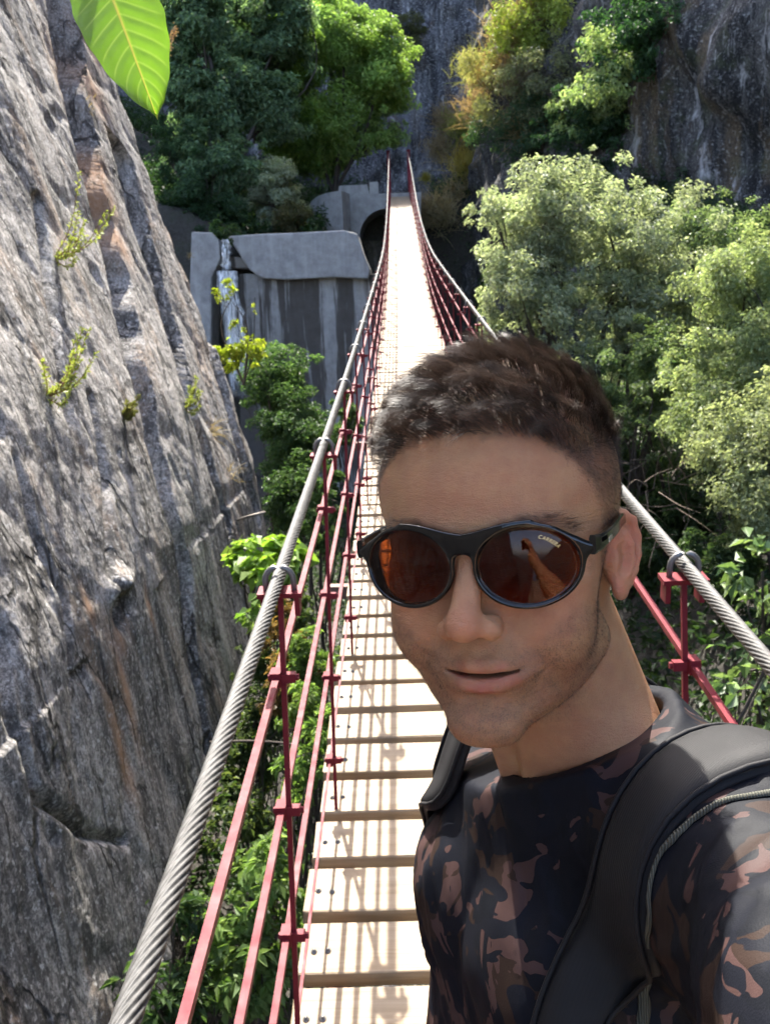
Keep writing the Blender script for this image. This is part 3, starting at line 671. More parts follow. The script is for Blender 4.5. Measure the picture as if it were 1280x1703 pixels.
def gz(p): return np.array([p[0], p[1], float(ground_z(p[0], p[1]))-.05])

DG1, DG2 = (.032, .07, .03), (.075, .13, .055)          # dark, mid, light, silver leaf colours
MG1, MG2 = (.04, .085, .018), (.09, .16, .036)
LG1, LG2 = (.095, .185, .030), (.17, .27, .055)
SG1, SG2 = (.16, .20, .13), (.32, .35, .25)
# --- trees behind the dam
b = lambda *a: pbox(*a)
T1 = at_y(380, 395, 34)
plant('broadleaf_tree', 'tall dark green tree behind the dam, next to the grey cliff', 'tree', [b(262, 400, -50, 120, 36, 1.6), b(380, 520, -40, 130, 37, 1.6), b(270, 400, 80, 240, 34.6, 1.4), b(380, 500, 100, 250, 35.6, 1.4), b(280, 440, 200, 330, 33.4, 1.2)], 420, 80000, .19, (.06, .115, .06), (.19, .28, .15), T1, 'trees behind the dam', .13, None, .34, .5, .42, .3, seed=1, part='crown', stem='trunk')
T2 = at_y(556, 322, 40.5)
plant('broadleaf_tree', 'bright light green tree behind the dam, near the far bridge end', 'tree', [b(500, 640, 10, 130, 41), b(560, 690, 50, 200, 41.5), b(470, 600, 150, 290, 40.5), b(590, 672, 170, 262, 41), b(495, 600, -40, 60, 42)], 300, 62000, .17, (.15, .26, .06), (.30, .41, .12), T2, 'trees behind the dam', .09, None, .38, .4, .42, .3, seed=2, part='crown', stem='trunk')
plant('broadleaf_tree', 'mid green tree between the dark tree and the bright tree', 'tree', [b(400, 520, 10, 200, 39), b(430, 530, 160, 290, 38.5)], 220, 40000, .18, (.08, .16, .03), (.20, .31, .07), at_y(470, 360, 38.5), 'trees behind the dam', .08, None, .38, .45, .42, .3, seed=3, part='crown', stem='trunk')
plant('shrub', 'pale silver-green shrub on top of the dam', 'shrub', [b(402, 500, 268, 380, 33.5)], 70, 16000, .10, SG1, SG2, at_y(455, 385, 33), None, .06, None, .34, .4, .45, seed=4)
plant('shrub', 'dark shrub above the waterfall', 'shrub', [b(285, 400, 270, 400, 32.5), b(260, 330, 200, 330, 33)], 80, 17000, .12, DG1, (.03, .07, .03), at_y(350, 395, 32.5), None, .06, None, .34, .5, .45, seed=5)
plant('shrub', 'brownish green low shrub on the dam beside the curved wall', 'shrub', [b(440, 512, 335, 392, 32)], 40, 6000, .09, (.05, .06, .02), (.10, .09, .04), at_y(480, 386, 32), None, .04, None, .4, .4, .45, seed=6)
plant('shrub', 'dark shrub hanging over the waterfall notch', 'shrub', [b(352, 412, 362, 408, 30.2)], 24, 3200, .09, DG1, MG2, at_y(400, 385, 30.9), None, .03, None, .4, .4, .45, seed=7)
# --- right side
plant('large_bush', 'large rounded silver-green bush beside the bridge deck', 'bush', [b(800, 1040, 262, 480, 13), b(930, 1160, 300, 520, 13.4), b(790, 960, 400, 600, 12.7), b(960, 1130, 450, 640, 12.8), b(880, 1010, 520, 680, 12.6), b(1010, 1200, 400, 600, 13.5), b(780, 870, 300, 430, 13.2)], 460, 72000, .060, (.18, .225, .145), (.38, .41, .30), gz(at_y(980, 800, 13.2)), None, .06, None, .25, .4, .5, .2, seed=8, nb=40)
plant('bush', 'leafy light green bush at the edge of the frame below the rock wall', 'bush', [b(1150, 1330, 400, 560, 9.4), b(1200, 1400, 500, 660, 9), b(1085, 1230, 545, 640, 9.6), b(1100, 1260, 600, 740, 9.2), b(1180, 1330, 620, 760, 8.8)], 300, 34000, .046, (.16, .215, .105), (.32, .36, .20), gz(at_y(1290, 900, 9.4)), 'bushes beside the gorge', .03, None, .34, .4, .5, seed=9)
plant('bush', 'pale green bush at the edge of the frame, lower than its neighbour', 'bush', [b(1140, 1300, 670, 810, 8.4), b(1185, 1330, 780, 900, 7.8), b(1200, 1400, 640, 880, 8)], 240, 27000, .040, (.18, .22, .12), (.34, .365, .23), gz(at_y(1290, 1000, 8.4)), 'bushes beside the gorge', .025, None, .34, .4, .5, seed=10)
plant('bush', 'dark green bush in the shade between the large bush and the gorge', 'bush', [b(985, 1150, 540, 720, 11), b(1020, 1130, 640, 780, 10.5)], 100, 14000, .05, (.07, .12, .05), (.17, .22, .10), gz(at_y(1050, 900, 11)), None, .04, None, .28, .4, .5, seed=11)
plant('bush', 'broad mid-green thicket filling the slope behind the large bush', 'bush', [b(1080, 1300, 330, 520, 15.5), b(1000, 1200, 480, 680, 14.5), b(1150, 1330, 450, 700, 14), b(1050, 1200, 640, 800, 13)], 220, 34000, .07, (.07, .115, .05), (.19, .24, .12), gz(at_y(1180, 800, 14.8)), None, .04, None, .30, .5, .5, seed=111)
plant('leafy_shrub', 'shrub with large glossy oval leaves beside the wire cable', 'shrub', [b(1205, 1330, 900, 1000, 4.2), b(1225, 1400, 960, 1080, 4.0), b(1195, 1320, 1060, 1150, 4.2), b(1190, 1330, 1120, 1230, 4.0)], 60, 520, .085, (.08, .14, .045), (.19, .26, .11), gz(at_y(1300, 1300, 4.1)), None, .02, LEAF_GLOSS, .38, .3, .58, .35, .7, seed=12)
# --- on the right-hand rock
p, n_ = hit(1010, 150)
def cliff_plant(name, label, cat, box, nclump, nleaf, L, c1, c2, seed, mat=None, dep=None, off=.4, group=None, **kw):
    q, nn = hit((box[0]+box[1])/2, (box[2]+box[3])/2); y = q[1]-off; c, r = pbox(*box, y, dep); r[1] = max(.5, min(r[1], 1.3)); return plant(name, label, cat, [(c, r)], nclump, nleaf, L, c1, c2, hit((box[0]+box[1])/2, box[3]-10)[0], group, .03, mat, seed=seed, **kw)
cliff_plant('hanging_shrub', 'light green shrub hanging from the rock wall above the large bush', 'shrub', (928, 1105, 45, 200), 46, 5200, .13, (.17, .25, .09), (.36, .43, .21), 13, off=1.2, sub=.36, fill=.25)
cliff_plant('hanging_shrub', 'light green drooping sprays below the hanging shrub', 'shrub', (920, 1010, 150, 230), 24, 2600, .12, (.17, .25, .09), (.36, .43, .21), 131, off=1.3, sub=.4, fill=.25)
cliff_plant('ivy', 'dark ivy covering the top of the rock wall', 'ivy', (985, 1200, -60, 130), 120, 16000, .12, DG1, (.028, .075, .022), 14, off=.4, sub=.25, fill=.6)
cliff_plant('ivy', 'dark ivy trailing down the rock wall behind the hanging shrub', 'ivy', (900, 1110, 120, 330), 120, 14000, .12, DG1, (.025, .06, .02), 15, off=.2, sub=.25, fill=.6)
cliff_plant('rock_shrub', 'yellow-green bush on the rocky rib at the top of the frame', 'shrub', (820, 950, -30, 110), 60, 9000, .12, (.16, .22, .03), (.30, .34, .08), 16, off=.9)
cliff_plant('rock_shrub', 'small dark green bush on the rib above the yellow clump', 'shrub', (800, 960, 150, 280), 70, 9000, .10, DG1, (.045, .08, .028), 17, off=.5)
cliff_plant('rock_shrub', 'pale yellow-green scrub along the crest of the rocky rib', 'shrub', (760, 880, 60, 200), 50, 5200, .10, (.20, .21, .07), (.36, .34, .15), 171, off=1.3, sub=.28)
cliff_plant('rock_shrub', 'grey-green scrub on the flank of the rocky rib', 'shrub', (830, 960, 60, 190), 50, 5200, .10, (.12, .14, .07), (.24, .25, .14), 172, off=.9, sub=.28)
cliff_plant('rock_shrub', 'small bright green bush low on the rocky rib', 'shrub', (770, 830, 160, 225), 24, 2600, .09, LG1, (.16, .20, .05), 18, off=.9)
cliff_plant('dark_shrub', 'bluish dark shrub at the foot of the overhanging rock', 'shrub', (1130, 1300, 320, 440), 60, 7000, .10, DG1, (.03, .06, .03), 19, off=.6)
cliff_plant('dark_shrub', 'dark shrub below the overhang beside the large bush', 'shrub', (1040, 1170, 280, 400), 60, 7000, .10, DG1, (.025, .05, .022), 20, off=.6)
cliff_plant('rock_shrub', 'small dry green bush on the far rock face', 'shrub', (655, 712, 15, 75), 24, 2400, .11, (.06, .07, .02), (.10, .10, .04), 21, off=.6)
OR1, OR2 = (.20, .15, .08), (.34, .27, .16)
GRASS = [('dry orange grass high on the rocky rib', 850, 60, 320, 1.1, OR1, OR2), ('dry orange grass in the middle of the rocky rib', 800, 175, 340, .9, OR1, (.36, .26, .14)), ('grey-brown dry grass on the rib edge', 745, 195, 300, .9, (.16, .12, .07), (.28, .22, .13)),
    ('straw-coloured grass left of the hanging shrub', 872, 210, 240, .8, (.18, .14, .07), (.32, .27, .14)), ('pale green grass on the rib slope', 770, 205, 240, .8, (.12, .16, .04), (.25, .27, .08)), ('round clump yellow above and orange below beside the far posts', 774, 268, 420, .75, (.27, .21, .05), (.44, .40, .11)),
    ('pale dry grass next to the far end of the deck', 733, 350, 420, 1.1, (.22, .19, .11), (.38, .33, .20)), ('orange dry grass at the foot of the far post', 716, 345, 200, .7, OR1, OR2), ('dry brown grass above the round clump', 820, 120, 260, .9, (.26, .17, .07), (.40, .30, .13)), ('tawny grass strip near the top of the rib', 880, 20, 240, 1.0, OR1, (.36, .28, .15)), ('grey dry brush on the rib flank', 870, 130, 300, .9, (.17, .14, .09), (.30, .25, .17)), ('faded grass at the outer rib edge above the far post', 735, 240, 260, .9, (.20, .15, .09), (.33, .27, .16)), ('yellow-green grass below the rib crest', 790, 110, 280, .9, (.18, .20, .05), (.33, .33, .11)), ('straw grass under the round clump', 762, 318, 220, .9, (.22, .17, .09), (.36, .30, .17)),
    ('small yellow tuft beside the far red post', 711, 288, 80, .5, (.25, .22, .04), (.4, .36, .08))]
for i, (lb, px, py, n, L, c1, c2) in enumerate(GRASS):
    q, nn = hit(px, py+12); q = q+np.array([-.1, -.5, 0])
    tuft('dry_grass_clump', lb, 'grass', q, int(n*2.2), L, c1, c2, (-.1, -.35, .7), .5, .024, 'grass clumps on the rocky rib', .30 if n > 150 else .08, 40+i)
# --- left of the bridge, in the gorge
plant('gorge_bush', 'dense dark green bush below the dam between cliff and bridge', 'bush', [b(420, 520, 560, 700, 15), b(430, 548, 660, 800, 14), b(450, 545, 760, 900, 13), b(400, 480, 590, 680, 14.5)], 300, 42000, .058, (.03, .07, .022), (.09, .15, .05), gz(at_y(500, 880, 14)), None, .03, None, .36, .5, .5, seed=22)
plant('gorge_bush', 'green bush under the bridge seen through the railing', 'bush', [b(500, 570, 760, 930, 11.5), b(540, 600, 640, 760, 14.5)], 70, 9000, .055, (.035, .08, .022), (.10, .16, .055), gz(at_y(530, 950, 11.5)), None, .04, None, .28, .4, .5, seed=23)
plant('gorge_bush', 'mixed green scrub filling the foot of the grey cliff behind the rails', 'bush', [b(395, 470, 1040, 1180, 7.2), b(380, 480, 1150, 1300, 6.6), b(340, 450, 1290, 1420, 5.6), b(440, 520, 950, 1060, 8.5)], 150, 11000, .055, (.04, .075, .022), (.12, .15, .05), gz(at_y(430, 1400, 6.5)), None, .02, None, .30, .5, .45, seed=122)
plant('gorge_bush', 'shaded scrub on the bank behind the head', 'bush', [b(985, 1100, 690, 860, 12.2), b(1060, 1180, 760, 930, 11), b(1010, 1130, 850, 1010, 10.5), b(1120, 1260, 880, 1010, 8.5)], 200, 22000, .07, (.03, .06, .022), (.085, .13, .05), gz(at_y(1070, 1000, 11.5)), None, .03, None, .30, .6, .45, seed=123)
plant('yellow_green_sprig', 'bright yellow-green leafy plant in front of the waterfall', 'plant', [b(360, 392, 470, 505, 11.6), b(408, 440, 482, 506, 11.6), b(380, 412, 465, 490, 11.7), b(362, 408, 560, 612, 11.5), b(400, 446, 545, 600, 11.5), b(385, 420, 512, 545, 11.6)], 36, 1900, .06, (.20, .26, .02), (.36, .40, .05), at_y(405, 640, 11.4), None, .012, None, .42, .2, .5, .3, seed=24)
plant('broad_leaf_plant', 'bright broad-leaved plant between grey cliff and nearest clamp', 'plant', [b(378, 450, 895, 950, 7.0), b(420, 492, 890, 960, 6.8), b(400, 470, 940, 1000, 6.9)], 40, 420, .13, (.14, .25, .03), (.28, .40, .09), at_y(430, 1090, 7.0), None, .014, None, .38, .3, .72, .3, .9, seed=25)
plant('broad_leaf_plant', 'small single-leaved sprig at the cliff foot beside the cable', 'plant', [b(402, 432, 1000, 1040, 6.2)], 6, 26, .10, (.10, .19, .03), (.20, .28, .08), at_y(415, 1090, 6.2), None, .008, None, .5, .3, .7, .3, .9, seed=26, nb=3)
plant('weedy_plant', 'weedy green plant seen between the red rails', 'plant', [b(468, 560, 1050, 1150, 6.0), b(470, 548, 1130, 1250, 5.4)], 60, 5200, .045, (.08, .15, .028), (.19, .27, .08), gz(at_y(515, 1300, 5.8)), None, .02, None, .35, .4, .45, seed=27)
plant('weedy_plant', 'dry brown and orange weeds below the middle rail', 'plant', [b(430, 530, 1085, 1180, 5.9), b(440, 500, 1000, 1090, 7)], 50, 2600, .05, (.10, .07, .03), (.22, .13, .05), gz(at_y(480, 1300, 6.0)), None, .015, None, .35, .4, .4, seed=28)
plant('leafy_bush', 'green bush with pointed leaves under the rails in the bottom corner', 'bush', [b(300, 400, 1480, 1600, 3.9), b(370, 480, 1380, 1500, 4.1), b(330, 470, 1530, 1700, 3.8), b(400, 500, 1440, 1620, 4.0)], 90, 3400, .062, (.085, .155, .035), (.20, .28, .10), gz(at_y(400, 1800, 4.0)), None, .02, None, .34, .35, .42, .4, .8, seed=29)
plant('leafy_bush', 'dark leafy plant at the foot of the cliff below the thick cable', 'bush', [b(200, 330, 1600, 1760, 3.4), b(240, 340, 1480, 1560, 3.7)], 40, 1300, .06, (.03, .065, .02), (.075, .12, .04), gz(at_y(290, 1850, 3.5)), None, .015, None, .36, .4, .42, .4, .8, seed=30)
plant('leafy_bush', 'light green leaves between the cliff and the hanging rods', 'bush', [b(500, 560, 1190, 1300, 4.9), b(455, 520, 1240, 1330, 4.9)], 40, 1500, .055, (.09, .17, .03), (.20, .29, .09), gz(at_y(500, 1450, 4.9)), None, .015, None, .36, .4, .42, .4, .8, seed=31)
# --- plants rooted in the cliff
def cliff_sprig(px, py, w, label, seed, c1=(.16, .20, .04), c2=(.30, .32, .10)):
    q, nn = hit(px, py, BL); rng = np.random.default_rng(seed); s = w/1500*np.linalg.norm(q-C_POS); root = empty('rock_sprig', tuple(q)); inv = Vector(q)
    P, A, paths = [], [], []
    for k in range(9):
        d = unit(nn*.7+np.array([.1, -.2, .1])+np.array([0, .55, .75])*rng.uniform(-.8, 1.0)+rng.normal(size=3)*.3); L = s*rng.uniform(.4, .8); bend = np.array([0, 0, .35*L])
        pth = catmull([q-nn*.03, q+d*L*.55, q+d*L+bend], 6); paths.append((pth, np.linspace(.004, .0015, len(pth))))
        t = rng.random(70)**.7; pp = np.array([np.interp(t, np.linspace(0, 1, len(pth)), pth[:, i]) for i in range(3)]).T
        P.append(pp); A.append(unit(rng.normal(size=(70, 3))+d*1.2))
    P, A = np.concatenate(P), np.concatenate(A); n = len(P); L = .030*(.6+.7*rng.random(n))
    o = link('leaflets', leaf_mesh('leaflets', P, unit(np.cross(A, rng.normal(size=(n, 3)))), A, L, L*.28, colors(n, np.array(c1)*1.25, np.array(c2)*1.25, rng)), root, LEAF); o.location = -inv
    tubes(paths, 'stem', simple_mat('reddish_stem', (.22, .10, .05), .7, .2, 30), root, inv); tag(root, label, 'plant', 'sprigs growing from the cliff')
cliff_sprig(95, 430, 140, 'yellow-green feathery sprig growing from the crack high on the grey cliff', 51)
cliff_sprig(85, 660, 135, 'yellow-green sprig with reddish stems lower on the grey cliff', 52)
cliff_sprig(310, 678, 50, 'pale sprig on the ledge near the cliff edge', 53)
cliff_sprig(205, 690, 40, 'small olive sprig in the middle of the grey cliff', 54, (.10, .11, .03), (.18, .17, .06))
TUF = [(316, 425, 'straw tuft on the cliff edge near the dam', 150, .34), (352, 720, 'dry straw tuft on the outer cliff face', 70, .3), (385, 790, 'thin dry grass beside the metal peg on the cliff', 50, .26), (150, 180, 'dry stalks in the brown recess of the cliff', 30, .16), (372, 500, 'straw tuft beside the yellow-green plant', 90, .34), (410, 640, 'dry grass hanging on the cliff corner', 120, .4)]
for i, (px, py, lb, n, L) in enumerate(TUF):
    q, nn = hit(px, py, BL); tuft('cliff_grass_tuft', lb, 'grass', q, n//2, L*.7, (.20, .16, .09), (.34, .28, .17), unit(nn+np.array([.2, -.2, .5])), .45, .007, 'dry tufts on the grey cliff', .04, 70+i)
# metal peg and bare stick on the cliff
q, nn = hit(395, 866, BL); m = MB(); m.tube([q-nn*.05, q+np.array([.12, -.05, .05]), q+np.array([.30, -.12, .10])], .013, 8); pg = m.build('metal_peg', simple_mat('rusty_rod', (.20, .17, .14), .6, .3, 40, Metallic=.5), None, True); tag(pg, 'short metal peg sticking out of the cliff edge', 'peg')
q0, q1 = at_y(350, 1235, 5.6), at_y(545, 1262, 4.9); m = MB(); pts = catmull([q0, q0*.6+q1*.4+np.array([0, 0, .05]), q0*.25+q1*.75+np.array([0, 0, .06]), q1], 6); m.tube(pts, np.linspace(.010, .004, len(pts)), 6); o = m.build('bare_branch', BARK, None, True); tag(o, 'thin bare branch reaching from the cliff towards the deck', 'branch')
# bare twigs in the shade on the right
rng = np.random.default_rng(77); tw = empty('bare_shrub', tuple(gz(at_y(1090, 900, 9.8)))); inv = Vector(tw.location); paths = []
for k in range(34):
    a = at_y(rng.uniform(1040, 1150), rng.uniform(760, 900), 9.8+rng.uniform(-.6, .6)); d = unit(rng.normal(size=3)+np.array([.5, 0, .2])); L = rng.uniform(.3, .8); paths.append((catmull([a, a+d*L*.5+rng.normal(size=3)*.06, a+d*L], 3), np.linspace(.006, .0015, 7)))
tubes(paths, 'twig', simple_mat('dry_twig', (.16, .12, .09), .9, .3, 30), tw, inv); tag(tw, 'tangle of bare grey twigs in the shade behind the head', 'shrub')
# --- ground cover nobody could count
rng = np.random.default_rng(99); n = 130000
x = np.concatenate([rng.uniform(-4.5, 0, n//4), rng.uniform(.3, 10, n-n//4)]); y = rng.uniform(1.5, 31, n)**1.0
p = fbm(np.stack([x*.8, y*.8, x*0], -1), 3); keep = p > -.3; x, y = x[keep], y[keep]; n = len(x)
P = np.stack([x, y, ground_z(x, y)+.04+.45*rng.random(n)**2], -1)
C = colors(n, (.014, .034, .010), (.05, .085, .028), rng, .5)  # leaf greens kept dark to paint in the shadow on the slope
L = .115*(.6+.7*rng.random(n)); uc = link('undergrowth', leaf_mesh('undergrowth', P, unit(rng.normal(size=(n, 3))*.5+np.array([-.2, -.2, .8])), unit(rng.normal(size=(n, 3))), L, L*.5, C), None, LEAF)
tag(uc, 'low undergrowth, leaves darkened for shade, covering the bottom and sides of the gorge', None, None, 'stuff')
# land behind the dam
n = 60000; x = rng.uniform(-13, 3.5, n); y = rng.uniform(31.5, 46, n); P = np.stack([x, y, ground_z(x, y)+.9*rng.random(n)**2+.8*np.maximum(0, fbm(np.stack([x*.5, y*.5, x*0], -1), 2))*rng.random(n)], -1); kp = ~((x > -1.5) & (x < 1.5) & (y > 37)); P = P[kp]; n = len(P)
L = .15*(.6+.7*rng.random(n)); uc = link('slope_undergrowth', leaf_mesh('slope_undergrowth', P, unit(rng.normal(size=(n, 3))*.5+np.array([-.2, -.3, .8])), unit(rng.normal(size=(n, 3))), L, L*.5, colors(n, (.012, .032, .009), (.04, .08, .025), rng, .5)), None, LEAF)
tag(uc, 'dark undergrowth on the slope behind the dam', None, None, 'stuff')

# --- big leaf hanging into the frame close to the lens, on a twig from above
def fig_leaf(base, tip, facing, length, halfw, name='leaf', seed=0):
    nu, nv = 201, 61; u = np.linspace(0, 1, nu); prof = np.sin(np.pi*np.clip(u, 0, 1)**.88)**.66*(1-.12*u**3)*(1-sstep(.94, 1.0, u)*.35); prof *= sstep(0, .03, u)**.5
    prof[-1] = 0.0
    v = np.linspace(-1, 1, nv); U, Vv = np.meshgrid(u, v, indexing='ij'); ax = unit(tip-base); nn = unit(facing-ax*(facing@ax)); sd = np.cross(ax, nn)
    wv = .0012*np.sin(U*14+seed)*np.abs(Vv)**3
    Wd = halfw*prof[:, None]*Vv
    # lateral veins leave the midrib and curve forward
    f = (U-.16*np.abs(Vv)**1.15*1.15)*11.5; dv = np.abs(f-np.round(f)); vein = np.exp(-(dv/.055)**2)*sstep(1.0, .75, np.abs(Vv))*sstep(.02, .1, U); mid = np.exp(-(Wd/(.0011*(1.25-U)))**2)
    h = .0014*np.cos(f*2*np.pi)*-.35*np.abs(Vv)**.5*(1-np.abs(Vv))+.010*np.abs(Vv)**1.5*halfw/.035*.6+.006*np.sin(U*2.6)+wv-.0006*mid
    P = base+ax*(U*length)[..., None]+sd*Wd[..., None]+nn*h[..., None]
    wob = .0005*np.sin(U*40+Vv*3+seed)*(np.abs(Vv) > .93); P = P+sd*wob[..., None]
    return mesh_np(name, P.reshape(-1, 3), grid_faces(nu, nv), True, {'vein': np.maximum(vein*.75, mid).ravel(), 'midrib': mid.ravel()})
lm, nt, out = new_mat('big_leaf'); vn = attr(nt, 'vein', 'Fac'); v = coords(nt); n1 = noise_tex(nt, v, 60, 5); n3 = noise_tex(nt, v, 420, 3, .7)
c = mixc(nt, n1, (.12, .225, .018), (.165, .29, .03)); c = mixc(nt, mathn(nt, 'MULTIPLY', vn, .75), c, (.36, .46, .12)); c = mixc(nt, attr(nt, 'midrib', 'Fac'), c, (.38, .30, .08))
p = N(nt, 'BsdfPrincipled'); nt.links.new(c, p.inputs['Base Color']); p.inputs['Roughness'].default_value = .42; nb = bump(nt, n3, .35, .0012); nt.links.new(nb, p.inputs['Normal'])
t = N(nt, 'BsdfTranslucent'); nt.links.new(mixc(nt, 1.0, c, (1.25, 1.4, .6), 'MULTIPLY'), t.inputs['Color']); mx = N(nt, 'MixShader'); mx.inputs[0].default_value = .55
nt.links.new(p.outputs[0], mx.inputs[1]); nt.links.new(t.outputs[0], mx.inputs[2]); nt.links.new(mx.outputs[0], out.inputs[0])
br = empty('leafy_twig', tuple(W(150, -120, .74))); inv = Vector(br.location)
LB, LT = W(150, -100, .74), W(263, 203, .72)
o = link('leaf', fig_leaf(LB, LT, unit(-C_F+C_R*.15+C_U*.2), np.linalg.norm(LT-LB), .0350), br, lm); o.location = -inv
tw0 = W(120, -190, .80); far = W(-500, -620, 1.5); m = MB(); pts = catmull([LB, W(150, -130, .755), tw0], 6); m.tube(pts, np.linspace(.0016, .0022, len(pts)), 7)
pts = catmull([W(260, -260, .72), tw0, W(-120, -330, 1.0), far], 6); m.tube(pts, np.linspace(.003, .009, len(pts)), 7); o = m.build('twig', BARK, br, True); o.location = -inv
for i, (a, b_) in enumerate([((260, -262, .72), (420, -180, .66)), ((40, -240, .84), (-60, -120, .80)), ((-120, -330, 1.0), (-60, -480, 1.02))]):
    A_, B_ = W(*a), W(*b_); o = link('leaf', fig_leaf(A_, B_, unit(-C_F*.5+C_U*.8), np.linalg.norm(B_-A_)*1.0, .03, 'leaf', i+1), br, lm); o.location = -inv
tag(br, 'large bright green veined leaf hanging close to the lens in the top corner', 'leaf')
# dried flower head behind it, on the cliff edge
q, nn = hit(262, 120, BL); q = q+np.array([.12, -.1, .1]); dr = empty('dried_flower_head', tuple(q)); inv = Vector(q); rng = np.random.default_rng(5)
tip = at_y(292, 45, q[1]); n = 420; t = rng.random(n); P = q+(tip-q)*t[:, None]+rng.normal(size=(n, 3))*.07*(1.1-t[:, None]*.6); L = .045*(.6+.8*rng.random(n))
o = link('seed_head', leaf_mesh('seed_head', P, unit(rng.normal(size=(n, 3))), unit(rng.normal(size=(n, 3))), L, L*.7, colors(n, (.22, .13, .07), (.42, .29, .17), rng)), dr, DRY); o.location = -inv
tubes([(catmull([q-np.array([.1, 0, .25]), q, tip], 5), np.linspace(.012, .005, 11))], 'stalk', BARK, dr, inv)
tag(dr, 'dried brown flower head on the cliff edge behind the big leaf', 'flower')
# ---------------------------------------------------------------- the person
def _rot(a, b, c):
    ca, sa, cb, sb, cc, sc = math.cos(a), math.sin(a), math.cos(b), math.sin(b), math.cos(c), math.sin(c)
    Rz = np.array([[ca, -sa, 0], [sa, ca, 0], [0, 0, 1]]); Rx = np.array([[1, 0, 0], [0, cb, -sb], [0, sb, cb]])
    Ry = np.array([[cc, 0, sc], [0, 1, 0], [-sc, 0, cc]]); return Rx@Ry@Rz
HEAD_R = np.stack([C_R, C_F, C_U], 1)@_rot(math.radians(-22.2), math.radians(7.0), math.radians(-5.0))
HEAD_O = C_POS + C_R*0.0832 + C_F*0.615 + C_U*(-0.0145)
def h2w(P): return (np.asarray(P, float)/1000.)@HEAD_R.T + HEAD_O          # head millimetres -> world
def w2h(P): return ((np.asarray(P, float)-HEAD_O)@HEAD_R)*1000.
HEAD_M = Matrix([[*HEAD_R[i], HEAD_O[i]] for i in range(3)] + [[0, 0, 0, 1]])

MO = 3.2
EAR_A = math.radians(24)
NECK_W = W(982, 1240, .70)
def ear_local(P):
    """mirrored head coords -> ear coords: u front(-)/back(+), v up, w outward"""
    q = (P-np.array([70.5, 3, -17], np.float32))*np.float32(1.14)
    t = math.radians(12)                       # ear leans back
    y, z = q[:, 1]*math.cos(t)-q[:, 2]*math.sin(t)*-1*-1, q[:, 2]*math.cos(t)+q[:, 1]*math.sin(t)*-1*-1
    y = q[:, 1]*math.cos(t)-q[:, 2]*math.sin(t); z = q[:, 1]*math.sin(t)+q[:, 2]*math.cos(t)
    u = y*math.cos(EAR_A)+q[:, 0]*math.sin(EAR_A); w = -y*math.sin(EAR_A)+q[:, 0]*math.cos(EAR_A)
    return np.stack([u*1.18, z, w], 1)

NECK_TOP = np.array([0, 26, -40], np.float32)
NB_H = w2h(NECK_W[None])[0].astype(np.float32)
T_NECK = NECK_W; T_YAW = math.radians(-68)
T_R = np.array([[math.cos(T_YAW), -math.sin(T_YAW), 0], [math.sin(T_YAW), math.cos(T_YAW), 0], [0, 0, 1]])   # torso axes: x his left, y back, z up
SL_W = W(1250, 1462, .57); SR_W = T_NECK+T_R@np.array([-.138, .02, -.055])
SH_L, SH_R = [w2h((NECK_W*.35+p*.65)[None])[0].astype(np.float32) for p in (SL_W, SR_W)]
SCM_L, SCM_R = [((T_R@np.array(v))@HEAD_R*1000).astype(np.float32) for v in ((.014, -.058, -.02), (-.014, -.058, -.02))]
def tp(x, y, z): return T_NECK + T_R@np.array([x, y, z])
def mouth_gap(A):
    x = A[:, 0]; zc = np.interp(x, [0, 14, 25, 33], [-70.0, -69.3, -67.6, -65.3]); r = np.interp(x, [0, 12, 22, 28], [1.6, 1.5, .8, -.8])
    return np.maximum(np.abs(A[:, 2]-zc)-r, A[:, 1]-(-82+x*x*.014)).astype(np.float32)
